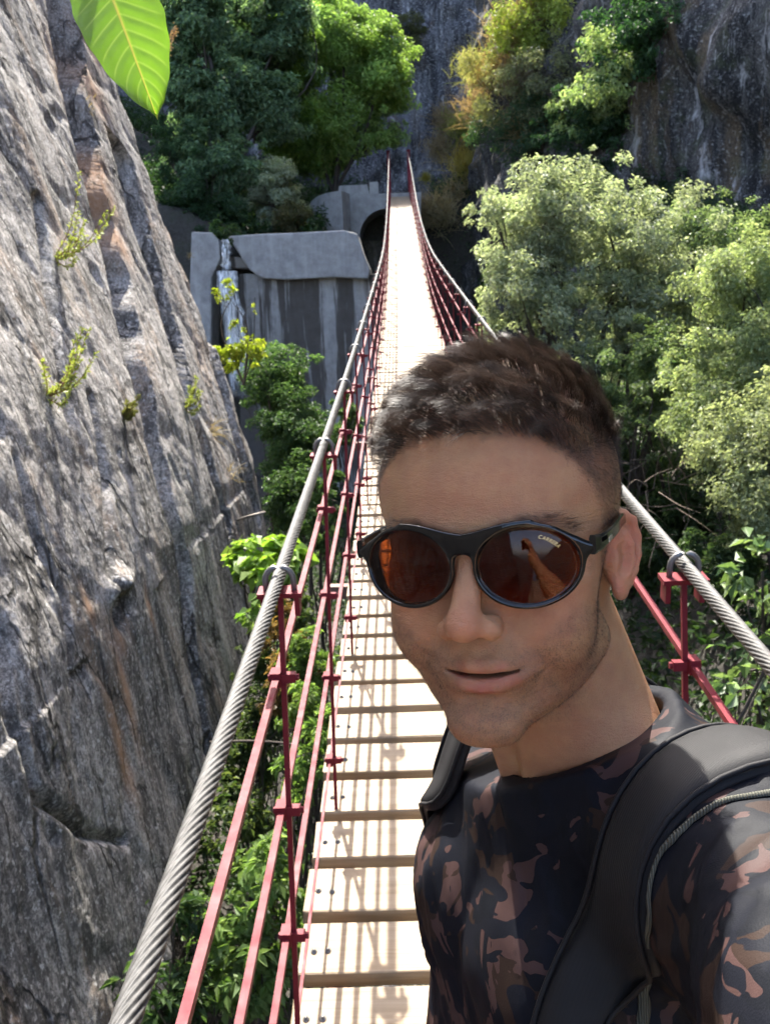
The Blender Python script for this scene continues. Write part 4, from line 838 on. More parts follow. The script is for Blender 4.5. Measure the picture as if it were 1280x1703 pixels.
def face_sdf(P):
    P = np.asarray(P, np.float32); A = P.copy(); A[:, 0] = np.abs(A[:, 0])
    D = s_ell(A, (0, 10, 30), (75, 95, 88))
    D = smin(D, s_ell(A, (0, -26, 36), (74, 64, 62)), 22)
    D = smin(D, s_ell(A, (0, -36, -22), (65, 49, 60)), 20)
    D = smin(D, s_ell(A, (0, -34, -64), (57, 49, 45)), 20)
    D = smin(D, s_cap(A, (50, -8, -70), (13, -78, -103), 15, 10.5), 22)             # jaw line
    D = smin(D, s_ell(A, (0, -84, -104), (18, 13, 14)), 15)                       # chin
    D = smin(D, s_ell(A, (46, -56, -18), (19, 20, 14)), 14)                       # cheek bone
    D = smin(D, s_ell(A, (42, -57, -48), (22, 24, 27)), 15)                       # raised cheek
    D = smin(D, s_poly(A, [(44, -70, 18), (24, -81, 21), (0, -82, 18)], [6, 7.5, 7]), 10)   # brow ridge
    D = smax(D, -s_ell(A, (32, -94, -1), (16, 13, 11)), 9)                        # eye socket
    D = smin(D, s_ell(A, (32, -73, -1), (12.5, 12.5, 12.5)), 2.5)                 # closed lids over the eye
    D = smax(D, -s_poly(A, [(19, -91, -43), (30, -89, -55), (39, -80, -70)], [1.5, 2.4, 1.2]), 8)   # smile fold
    D = smin(D, s_ell(A, (0, -76, -68), (31, 20, 25)), 10)                        # muzzle
    # nose
    D = smin(D, s_poly(A, [(0, -83, 8), (0, -93, -10), (0, -106, -31)], [6, 7.5, 9]), 7)
    D = smin(D, s_ell(A, (0, -109, -36), (10.5, 10.5, 9.5)), 6)
    D = smin(D, s_ell(A, (12.5, -97, -40), (7.5, 11, 7.5)), 7)
    D = smax(D, -s_poly(A, [(16.5, -100, -33), (21.5, -94, -39), (21, -90, -46)], [.3, .8, .3]), 6)
    D = smax(D, -s_ell(A, (7, -104, -47.5), (3.6, 6, 4.5)), 3)                    # nostrils
    D = smax(D, -s_poly(A, [(0, -106, -52), (0, -103, -60)], [1.2, 1.4]), 6)      # philtrum
    # lips and the parted mouth (a lopsided smile)
    A0 = A; A = P.copy(); A[:, 0] = np.abs(P[:, 0]-MO)
    up = s_poly(A, [(0, -95.0, -63.9), (6, -95.0, -63.2), (17, -89, -63.9), (34.5, -74.5, -64.2)], [4.2, 4.2, 3.0, 1.0], 3)
    lo = s_poly(A, [(0, -94.6, -76.2), (10, -92.2, -75.4), (23, -84, -71.2), (34.5, -74.5, -65.8)], [5.6, 5.3, 3.6, 1.0], 3)
    D = smin(D, np.minimum(up, lo), 4.5)
    D = smax(D, -s_poly(A, [(0, -97, -85.5), (12, -93, -84.5)], [2.5, 1.0]), 7)   # dip above the chin
    slit = mouth_gap(A)
    D = smax(D, -slit, 1.2)
    D = np.minimum(D, s_ell(A, (0, -77, -65.9), (24.5, 17.4, 4.9)))                 # upper teeth
    A = A0
    # neck, in true (unmirrored) coordinates because the head is turned on it
    D = smin(D, s_cap(P, (0, 26, -40), NB_H+(NB_H-NECK_TOP)*.25, 55, 59), 18)
    D = smin(D, s_cap(P, (52, 22, -34), NB_H+SCM_L, 12, 11), 12)
    D = smin(D, s_cap(P, (-52, 22, -34), NB_H+SCM_R, 12, 11), 12)
    D = smin(D, s_cap(P, NECK_TOP*.35+NB_H*.65, SH_L, 28, 26), 25)
    D = smin(D, s_cap(P, NECK_TOP*.35+NB_H*.65, SH_R, 28, 26), 25)
    # ear
    E = ear_local(A); r2 = np.sqrt((E[:, 0]/17)**2+((E[:, 1])/30.5)**2)
    ang = np.arctan2(E[:, 1]/30.5, E[:, 0]/17)
    disc = s_ell(E, (1.5, 0, 5.5), (15.5, 29, 4.6))
    narrow = s_ell(E, (-1, -20, 5), (10, 12, 4))
    ear = smin(disc, narrow, 4)
    hx = [(-12, 3, 4), (-14, 14, 5), (-9, 25, 6), (2, 30.5, 7.5), (12, 26, 9), (17.5, 14, 10), (17.8, 1, 10), (14.5, -11, 9), (8, -21, 7.5)]
    ear = smin(ear, s_poly(E, hx, [2.2, 3.0, 3.3, 3.6, 3.8, 3.6, 3.2, 2.8, 3.0], 2), 2.2)
    ear = smax(ear, -s_poly(E, [(4, 22, 12), (10.5, 13, 13.5), (11, 0, 13)], [3.2, 4.0, 2.6]), 2.0)      # groove under the rim
    ear = smin(ear, s_poly(E, [(1, 17, 8), (6.5, 8, 9.5), (7.5, -3, 10), (4, -13, 9)], [3.2, 3.2, 3.0, 3.0], 3), 3)   # inner ridge
    ear = smax(ear, -s_ell(E, (-4.5, -3, 10.5), (8.5, 13.5, 9.5)), 2.5)               # bowl
    ear = smin(ear, s_ell(E, (-12.5, -4, 6), (3.6, 6.5, 4.2)), 3)                 # small flap in front
    ear = smin(ear, s_ell(E, (-3, -25, 5.5), (8, 8, 4)), 4)                       # lobe
    D = smin(D, smin(ear, s_ell(E, (-6, 0, 0), (10, 20, 7)), 6), 4)
    return D

# hair line at the side, as (y, z)
_HL = np.array([(-150, 76), (-96, 75), (-84, 73), (-72, 66), (-63, 52), (-55, 38), (-45, 22), (-37, 4), (-33, -20), (-24, -32), (-14, -30), (8, -22), (32, -8), (50, -32), (62, -58), (140, -62)], float)
def hair_depth(P):
    """signed mm above the hair line (positive = hair)"""
    return P[:, 2]-np.interp(P[:, 1]+.0*P[:, 0], _HL[:, 0], _HL[:, 1])
def grad_of(fun, P, e=.6):
    P = np.asarray(P, np.float32)
    g = np.stack([fun(P+np.eye(3, dtype=np.float32)[k]*e)-fun(P-np.eye(3, dtype=np.float32)[k]*e) for k in range(3)], 1)
    return g/np.maximum(np.linalg.norm(g, axis=1, keepdims=True), 1e-6)

def make_head():
    V, F = surface_nets(face_sdf, (-96, -124, -232), (116, 132, 124), 1.7, newton=2)
    P = V; X = np.abs(P[:, 0]); n1 = fbm(P/22., 3); n2 = fbm(P/6.0+9, 2)
    base = np.array([.43, .22, .112]); col = np.tile(base, (len(P), 1))*(1+.10*n1[:, None]+.05*n2[:, None])
    def blob(c, r, k=1.0):
        q = (np.c_[X, P[:, 1:]]-np.array(c))/np.array(r); return np.clip(np.exp(-(q*q).sum(1))*k, 0, 1)
    def mix(c, w): 
        nonlocal col; col = col*(1-w[:, None])+np.array(c)*w[:, None]
    mix((.52, .20, .115), blob((0, -112, -38), (16, 18, 14), .55))
    mix((.53, .23, .125), blob((42, -70, -32), (24, 30, 22), .40))
    mix((.53, .29, .145), blob((0, -80, 55), (50, 40, 26), .35))
    A = P.astype(np.float32).copy(); A[:, 0] = np.abs(P[:, 0]-MO); XM = A[:, 0]
    up = s_poly(A, [(0, -95.0, -64.3), (6, -95, -63.7), (17, -89, -64.2), (34, -75, -64.6)], [4.4, 4.4, 3.0, .8])
    lo = s_poly(A, [(0, -94.6, -75.8), (10, -92.2, -75), (23, -84, -71.2), (34, -75, -66.0)], [5.8, 5.5, 3.6, .8])
    lip = sstep(1.6, -.2, np.minimum(up, lo)); mix((.40, .125, .095), lip*.95)
    tooth = s_ell(A, (0, -77, -65.9), (24.5, 17.4, 4.9)); inm = (A[:, 2] < -66.0) & (A[:, 2] > -72.5) & (XM < 24) & (A[:, 1] > -95.5)
    slit = mouth_gap(A)
    tw = np.where(inm, sstep(.5, .1, np.abs(tooth)), 0)
    mix((.12, .035, .03), np.where(A[:, 1] > -93+.012*A[:, 0]**2, sstep(.8, .2, slit), 0)*.9)
    mix((.72, .68, .58), tw)
    A = P.astype(np.float32).copy(); A[:, 0] = X
    E = ear_local(A); earw = sstep(8, 3, np.abs(np.sqrt((E[:, 0]/19)**2+(E[:, 1]/33)**2)*10-5)-0)*sstep(-1, 3, E[:, 2])*sstep(-30, -20, P[:, 1]+0*X)*(X > 66)
    mix((.56, .17, .10), np.clip(earw, 0, 1)*.75)  # ear's own redness, deepened in colour for sun glowing through it
    # beard shadow, brows, scalp
    hd = hair_depth(P)
    jaw = sstep(-44, -60, P[:, 2]+.0*X)*sstep(-136, -112, P[:, 2])
    side = sstep(-30, -46, P[:, 1])            # 1 on the front of the face
    bz = -52-16*sstep(66, 40, X)               # upper limit of the beard falls towards the mouth
    beard = sstep(8, -8, P[:, 2]-(-34-22*sstep(62, 30, X)))*sstep(-140, -116, P[:, 2]+.25*P[:, 1]+10)*sstep(12, -6, P[:, 1])*(1-lip)
    mous = np.exp(-((X-14)/15)**2-((P[:, 2]+57)/6.5)**2)*(P[:, 1] < -80); beard = np.clip(np.maximum(beard, mous*.9), 0, 1)
    beard *= 1-.75*blob((0, -100, -52), (6, 12, 9)); beard *= 1-.5*blob((14, -96, -86), (9, 14, 5))
    sideb = sstep(-44, -33, P[:, 1])*sstep(6, -4, P[:, 1])*sstep(-52, -30, P[:, 2])*sstep(30, 10, P[:, 2]); beard = np.maximum(beard, sideb*.9)*(1-np.clip(earw, 0, 1))
    scalp = sstep(-6, 8, hd+3*n2)*np.interp(P[:, 2]-2*n1, [-30, 0, 30, 60], [0, .35, .68, 1.0])
    scalp = np.maximum(scalp, .22*sstep(-6, 6, hd+3*n2)) * (1-np.clip(earw*1.2, 0, 1))
    brow = s_poly(A, [(17, -90, 15), (30, -86, 20.5), (46, -74, 19.5), (55, -62, 13)], [4, 4.2, 3.0, 1.2])
    scalp = np.maximum(scalp, .75*sstep(2.5, -1.5, brow+1.2*n2))
    me = mesh_np('body', h2w(V), F[:, ::1], True, {'skin_color': col, 'beard': beard, 'scalp': scalp})
    return me, V, F

def skin_material():
    m, nt, out = new_mat('skin'); v = coords(nt)
    c = attr(nt, 'skin_color'); be = attr(nt, 'beard', 'Fac'); sc = attr(nt, 'scalp', 'Fac')
    vor = N(nt, 'TexVoronoi'); vor.inputs['Scale'].default_value = 1300; nt.links.new(v, vor.inputs['Vector'])
    dots = ramp(nt, vor.outputs['Distance'], [(.18, 1.0), (.55, 0.0)])
    nz = noise_tex(nt, v, 160, 3)
    patch = ramp(nt, nz, [(.3, .35), (.7, 1.0)])
    bf = mathn(nt, 'MULTIPLY', mathn(nt, 'MULTIPLY', be, mathn(nt, 'ADD', mathn(nt, 'MULTIPLY', dots, .55), .42)), patch)
    c = mixc(nt, bf, c, (.085, .055, .038))
    c = mixc(nt, mathn(nt, 'MULTIPLY', sc, .93), c, (.030, .019, .013))
    fr = noise_tex(nt, v, 420, 2, .6)                         # freckles
    c = mixc(nt, ramp(nt, fr, [(.64, 0), (.74, .28)]), c, (.30, .14, .08))
    mo = noise_tex(nt, v, 75, 5, .65); c = mixc(nt, ramp(nt, mo, [(.40, .40), (.62, 0)]), c, (.36, .14, .07)); c = mixc(nt, ramp(nt, noise_tex(nt, v, 28, 4, .6), [(.48, 0), (.66, .35)]), c, (.56, .33, .15))
    pores = noise_tex(nt, v, 1100, 3, .7); wr = noise_tex(nt, coords(nt, (1, 1, 2.6)), 190, 4, .65)
    h = mathn(nt, 'ADD', mathn(nt, 'MULTIPLY', pores, .8), wr)
    nb = bump(nt, h, .75, .0014)
    p = principled(nt, out, c, ramp(nt, mo, [(.35, .34), (.65, .5)]), nb, Subsurface_Weight=.2, Subsurface_Scale=.008, Specular_IOR_Level=.42)
    p.inputs['Subsurface Radius'].default_value = (1.0, .35, .2)
    return m

def hair_material(name='hair'):
    m, nt, out = new_mat(name); c = attr(nt, 'hair_color')
    principled(nt, out, c, .40, None, Specular_IOR_Level=.42); return m

def strands_mesh(name, roots, pts, r0, cols):
    """pts (n, m, 3) world; three-sided tapered strands"""
    n, m, _ = pts.shape
    T = np.gradient(pts, axis=1); T /= np.maximum(np.linalg.norm(T, axis=2, keepdims=True), 1e-9)
    ref = np.array([.3, .5, .81]); X = np.cross(T, ref); X /= np.maximum(np.linalg.norm(X, axis=2, keepdims=True), 1e-9); Y = np.cross(T, X)
    w = (r0[:, None]*np.linspace(1, .12, m)[None, :]**.7)[..., None]
    ring = np.stack([pts+w*(math.cos(a)*X+math.sin(a)*Y) for a in (0, 2.094, 4.189)], 2)     # n, m, 3, 3
    V = ring.reshape(-1, 3); base = (np.arange(n)*m*3)[:, None, None]+(np.arange(m-1)*3)[None, :, None]
    F = []
    for k in range(3):
        k2 = (k+1) % 3; F.append(np.stack([base[..., 0]+k, base[..., 0]+k2, base[..., 0]+3+k2, base[..., 0]+3+k], -1).reshape(-1, 4))
    C = np.repeat(cols, m*3, axis=0)
    return mesh_np(name, V, np.concatenate(F), True, {'hair_color': C})

def make_hair(V, F, mat, parent):
    rng = np.random.default_rng(11)
    tri = np.concatenate([F[:, [0, 1, 2]], F[:, [0, 2, 3]]]); a, b, c = V[tri[:, 0]], V[tri[:, 1]], V[tri[:, 2]]
    area = .5*np.linalg.norm(np.cross(b-a, c-a), axis=1); ctr = (a+b+c)/3
    hd = hair_depth(ctr); ok = (hd > -4) & (ctr[:, 2] > -60) & ~((np.abs(ctr[:, 0]) > 70) & (ctr[:, 2] < 20) & (ctr[:, 1] > -18) & (ctr[:, 1] < 45))
    def sample(n, weight):
        p = area*weight; i = rng.choice(len(tri), n, p=p/p.sum()); u, v = rng.random(n), rng.random(n); s = u+v > 1; u[s], v[s] = 1-u[s], 1-v[s]
        return a[i]+(b[i]-a[i])*u[:, None]+(c[i]-a[i])*v[:, None]
    # --- top: locks
    topw = ok*sstep(52, 66, ctr[:, 2])*sstep(-2, 3, hd)
    n = 18000; R = sample(n, topw); NL = 400; G = sample(NL, topw)
    own = np.empty(n, int)
    for i0 in range(0, n, 1000): own[i0:i0+1000] = np.argmin(((R[i0:i0+1000, None]-G[None])**2).sum(2), 1)
    NG = grad_of(face_sdf, G); NR = grad_of(face_sdf, R)
    lean = np.stack([-.55+.25*rng.normal(size=NL), -.75+.3*rng.normal(size=NL), .15+.2*rng.normal(size=NL)], 1)
    fringe = sstep(-30, -75, G[:, 1]); back = sstep(20, 80, G[:, 1])
    lean[:, 0] -= .20*fringe; lean[:, 2] += .25+.25*fringe; lean[:, 1] += .9*back
    gd = NG*(.95+.2*rng.normal(size=NL))[:, None]+lean*.75; gd /= np.linalg.norm(gd, axis=1, keepdims=True)
    L = (26+13*rng.random(NL))*(1-.25*back)*(1+.20*fringe)*np.interp(G[:, 2], [52, 75, 100], [.42, .9, 1.0])
    curl = rng.normal(size=(NL, 3))*.32+np.array([-.22, -.36, -.22])*(1+.3*fringe[:, None])
    m = 6; t = np.linspace(0, 1, m)
    Lr = (L[own]*(.8+.35*rng.random(n)))[:, None, None]
    d = gd[own]*.75+NR*.35+rng.normal(size=(n, 3))*.10; d /= np.linalg.norm(d, axis=1, keepdims=True)
    pts = R[:, None]+d[:, None]*Lr*t[None, :, None]+(curl[own]+rng.normal(size=(n, 3))*.07)[:, None]*Lr*(t[None, :, None]**2)*.55
    tipc = (G[own]+gd[own]*Lr[:, 0]+curl[own]*Lr[:, 0]*.55)[:, None]
    pts += (tipc-pts)*(t[None, :, None]**1.3)*.60                          # gather the lock towards its tip
    # keep strands outside the skull
    flat = pts.reshape(-1, 3)
    dd = face_sdf(flat); g = grad_of(face_sdf, flat); push = np.maximum(0, 1.0-dd); flat += g*push[:, None]
    def settle(flat, k=1.0):
        lim = np.interp(flat[:, 2], [20, 60, 80, 105], [4, 10, 18, 18])*np.interp(flat[:, 1], [-105, -70, -20, 20, 60, 100], [1.5, 1.5, 1.15, .95, .8, .6])*np.interp(flat[:, 0], [-85, -62, -35, 0, 60], [.5, .85, 1.1, 1.1, .72])*k
        dd = np.maximum(face_sdf(flat), .3); new = lim*np.tanh(dd/lim); 
        return flat+grad_of(face_sdf, flat, 1.5)*np.maximum(new-dd, -28)[:, None]
    var = np.repeat((.82+.40*rng.random(NL))[own]*(.9+.25*rng.random(n)), m)
    flat = settle(flat.astype(np.float32), var)
    pts = flat.reshape(pts.shape)
    cols = np.array([.034, .020, .0128])*(.35+1.3*rng.random((NL, 1))[own])*(.75+.5*rng.random((n, 1)))
    lo_ = rng.random(n) < .08; cols[lo_] *= 2.2
    sets = [(pts, np.full(n, .10)*(.7+.6*rng.random(n)), cols)]
    # --- clipped sides
    sw = ok*sstep(70, 58, ctr[:, 2])*sstep(-38, 10, ctr[:, 2])
    n = 9000; R = sample(n, sw); NR = grad_of(face_sdf, R)
    Ls = np.interp(R[:, 2], [-40, 5, 30, 50, 68], [.5, .9, 1.8, 4.0, 10.0])*(.7+.6*rng.random(n))
    d = NR*.62+np.array([-.05, .12, -.62])*np.interp(R[:, 2], [40, 66], [1, .25])[:, None]+rng.normal(size=(n, 3))*.16; d /= np.linalg.norm(d, axis=1, keepdims=True)
    t = np.linspace(0, 1, 6); pts = R[:, None]+d[:, None]*Ls[:, None, None]*t[None, :, None]
    cols = np.array([.026, .017, .012])*(.6+.9*rng.random((n, 1)))
    sets.append((pts, np.full(n, .07), cols))
    # --- eyebrows
    bl = catmull([(14, -91, 13), (24, -89, 18), (36, -82, 21), (47, -73, 19.5), (56, -61, 13)], 10); n = 900; k = rng.integers(0, len(bl), n)
    R = bl[k]+rng.normal(size=(n, 3))*np.array([1.2, .5, 2.0]); sgn = np.where(rng.random(n) < .5, -1, 1.0); R[:, 0] *= sgn
    for _ in range(3):
        dd = face_sdf(R.astype(np.float32)); R -= grad_of(face_sdf, R)*dd[:, None]
    NR = grad_of(face_sdf, R); d = NR*.35+np.stack([sgn*.75, .35+0*sgn, .35*np.cos(k/6.)], 1)+rng.normal(size=(n, 3))*.18; d /= np.linalg.norm(d, axis=1, keepdims=True)
    pts = R[:, None]+d[:, None]*(5+3*rng.random(n))[:, None, None]*t[None, :, None]
    sets.append((pts, np.full(n, .055), np.tile([[.03, .019, .013]], (n, 1))))
    P = np.concatenate([s[0] for s in sets]); r = np.concatenate([s[1] for s in sets])/1000.; C = np.concatenate([s[2] for s in sets])
    me = strands_mesh('hair', None, h2w(P.reshape(-1, 3)).reshape(P.shape), r, C)
    return link('hair', me, parent, mat)

# ---- clothes: implicit shirt in world metres
def cs(x, y, d): return C_POS+C_R*x+C_U*y+C_F*d
ELB_L, WRI_L = cs(.195, -.235, .30), cs(.065, -.135, .055)
HIP = tp(0, .03, -.50); HIP[2] = max(HIP[2], .90)
ELB_R = SR_W+T_R@np.array([-.03, .05, -.27]); WRI_R = ELB_R+T_R@np.array([.03, -.10, -.22])
def torso_sdf(P, off=0.0):
    P = np.asarray(P, np.float32); Q = (P-T_NECK.astype(np.float32))@T_R.astype(np.float32)
    A = Q.copy(); A[:, 0] = np.abs(A[:, 0])
    D = s_ell(Q, (0, .012, -.20), (.155, .108, .22))
    D = smin(D, s_ell(A, (.068, -.062, -.150), (.070, .045, .062)), .05)          # chest
    D = smin(D, s_ell(Q, (0, -.012, -.40), (.142, .118, .19)), .08)
    D = smin(D, s_ell(A, (.075, .075, -.12), (.07, .05, .11)), .05)               # shoulder blades
    nk = NECK_W.astype(np.float32)
    for s in (SL_W, SR_W):
        D = smin(D, s_cap(P, nk+np.array([0, 0, -.035], np.float32), s.astype(np.float32)+np.array([0, 0, .004], np.float32), .058, .056), .05)
    D = smin(D, s_cap(P, SL_W, ELB_L, .061, .047), .035)
    D = smin(D, s_cap(P, SR_W, ELB_R, .057, .046), .03)
    return D-off
NECK_AX = (h2w(NECK_TOP[None])[0]-NECK_W); NECK_AX /= np.linalg.norm(NECK_AX)
_cf, _cb, _cl = W(880, 1306, .640), W(1115, 1116, .745), W(1042, 1212, .655)
COL_N = np.cross(_cb-_cf, _cl-_cf); COL_N /= np.linalg.norm(COL_N)
if COL_N[2] < 0: COL_N = -COL_N
TRAP_W = h2w((NECK_TOP*.30+NB_H*.70)[None])[0]
def shirt_sdf(P):
    P = np.asarray(P, np.float32)
    q = (P-T_NECK.astype(np.float32))@T_R.astype(np.float32)
    # cloth folds: fan from the shoulder and drag lines across the chest
    f1 = fbm(np.stack([q[:, 0]*9+q[:, 2]*7, q[:, 1]*5, q[:, 2]*3.0-q[:, 0]*2], 1), 3, ridge=True)
    f2 = fbm(q*14+3, 2)
    arm = np.exp(-(s_cap(P, SL_W, ELB_L, 0, 0)/.09)**2)
    f3 = fbm(np.stack([q[:, 0]*22-q[:, 2]*26, q[:, 1]*9, q[:, 2]*9+5], 1), 2, ridge=True)
    D = torso_sdf(P, .006)-.0060*np.clip(f1, -.6, 1)-.0024*f2-.0045*arm*np.clip(f3, -.5, 1)
    D = smin(D, s_cap(P, NECK_W-NECK_AX*.05, NECK_W+NECK_AX*.11, .073, .0675), .022)
    for sh in (SL_W, SR_W): D = smin(D, s_cap(P, TRAP_W, NECK_W*.35+sh*.65, .047, .047), .02)
    D = smax(D, (P-_cf.astype(np.float32))@COL_N.astype(np.float32), .003)         # neckline
    D = smax(D, -s_cap(P, NECK_W-NECK_AX*.005, NECK_W+NECK_AX*.12, .0625, .0625), .003)
    ax = (ELB_L-SL_W)/np.linalg.norm(ELB_L-SL_W)
    D = smax(D, ((P-ELB_L.astype(np.float32))@ax.astype(np.float32))+.01, .003)
    ax = (ELB_R-SR_W)/np.linalg.norm(ELB_R-SR_W)
    arm = s_cap(P, SR_W, ELB_R, .075, .065)
    D = np.where(arm < 0.0, smax(D, ((P-ELB_R.astype(np.float32))@ax.astype(np.float32))+.03, .003), D)
    return smax(D, -(q[:, 2]+.56), .003)
def to_surface(fun, P, off, it=6, lim=.02):
    P = np.asarray(P, np.float32).copy()
    for _ in range(it):
        d = fun(P)-off; e = .001
        g = np.stack([fun(P+np.eye(3, dtype=np.float32)[k]*e)-fun(P-np.eye(3, dtype=np.float32)[k]*e) for k in range(3)], 1)/(2*e)
        P = P-np.clip(d/np.maximum((g*g).sum(1), .2), -lim, lim)[:, None]*g
    return P
def trace(fun, px, py, t0=.3, t1=1.2):
    d = np.array([ray(a, b) for a, b in zip(px, py)], np.float32); t = np.full(len(d), t0, np.float32)
    for _ in range(70): t = np.minimum(t+np.maximum(fun(C_POS.astype(np.float32)+d*t[:, None]), 1e-4)*.8, t1)
    return C_POS+d*t[:, None]
def ribbon(center, across, width, thick, fun, off=0.002, nx=9):
    """padded band laid on an implicit surface; returns V, F (closed)"""
    n = len(center); u = np.linspace(-1, 1, nx)
    base = (center[:, None]+across[:, None]*(u*np.asarray(width).reshape(-1, 1)/2)[..., None]).reshape(-1, 3)
    lo = to_surface(fun, base, off); 
    hh = thick*(1-np.abs(u)**6*.75); g = []
    e = .001; L = lo.astype(np.float32)
    G = np.stack([fun(L+np.eye(3, dtype=np.float32)[k]*e)-fun(L-np.eye(3, dtype=np.float32)[k]*e) for k in range(3)], 1); G /= np.maximum(np.linalg.norm(G, axis=1, keepdims=True), 1e-9)
    hi = lo+G*np.tile(hh, n)[:, None]
    V = np.concatenate([lo, hi]); o = n*nx; F = []
    for i in range(n-1):
        for j in range(nx-1):
            a = i*nx+j; F += [(a, a+nx, a+nx+1, a+1), (o+a, o+a+1, o+a+nx+1, o+a+nx)]
        a = i*nx; F.append((a, o+a, o+a+nx, a+nx)); a = i*nx+nx-1; F.append((a, a+nx, o+a+nx, o+a))
    return V, np.array(F)

def camo_material():
    m, nt, out = new_mat('camouflage_fabric'); v = coords(nt)
    w1 = noise_tex(nt, v, 14, 2.5, .5, 1.2); w2 = noise_tex(nt, coords(nt, (1, 1, 1), rot=(1, 2, .5)), 17, 2.5, .55, 1.6); w3 = noise_tex(nt, coords(nt, rot=(2, .3, 1)), 20, 2, .5, 1.4)
    c = mixc(nt, ramp(nt, w1, [(.0, 0), (.53, 1)], 'CONSTANT'), (.004, .005, .008), (.022, .013, .010))
    c = mixc(nt, ramp(nt, w2, [(.0, 0), (.555, 1)], 'CONSTANT'), c, (.048, .027, .025))
    c = mixc(nt, ramp(nt, w3, [(.0, 0), (.515, 1)], 'CONSTANT'), c, (.005, .006, .010))
    kn = N(nt, 'TexVoronoi'); kn.inputs['Scale'].default_value = 900; nt.links.new(v, kn.inputs['Vector'])
    fine = noise_tex(nt, v, 60, 4)
    h = mathn(nt, 'ADD', kn.outputs['Distance'], mathn(nt, 'MULTIPLY', fine, .25))
    principled(nt, out, c, .62, bump(nt, h, .14, .0005), Specular_IOR_Level=.12); return m
def strap_material():
    m, nt, out = new_mat('black_webbing'); v = coords(nt)
    w = N(nt, 'TexWave'); w.inputs['Scale'].default_value = 420; w.inputs['Distortion'].default_value = .5; nt.links.new(v, w.inputs['Vector'])
    n = noise_tex(nt, v, 40, 4)
    c = mixc(nt, n, (.007, .007, .008), (.015, .015, .016))
    principled(nt, out, c, .6, bump(nt, mathn(nt, 'ADD', w.outputs['Fac'], n), .30, .0007), Specular_IOR_Level=.22); return m

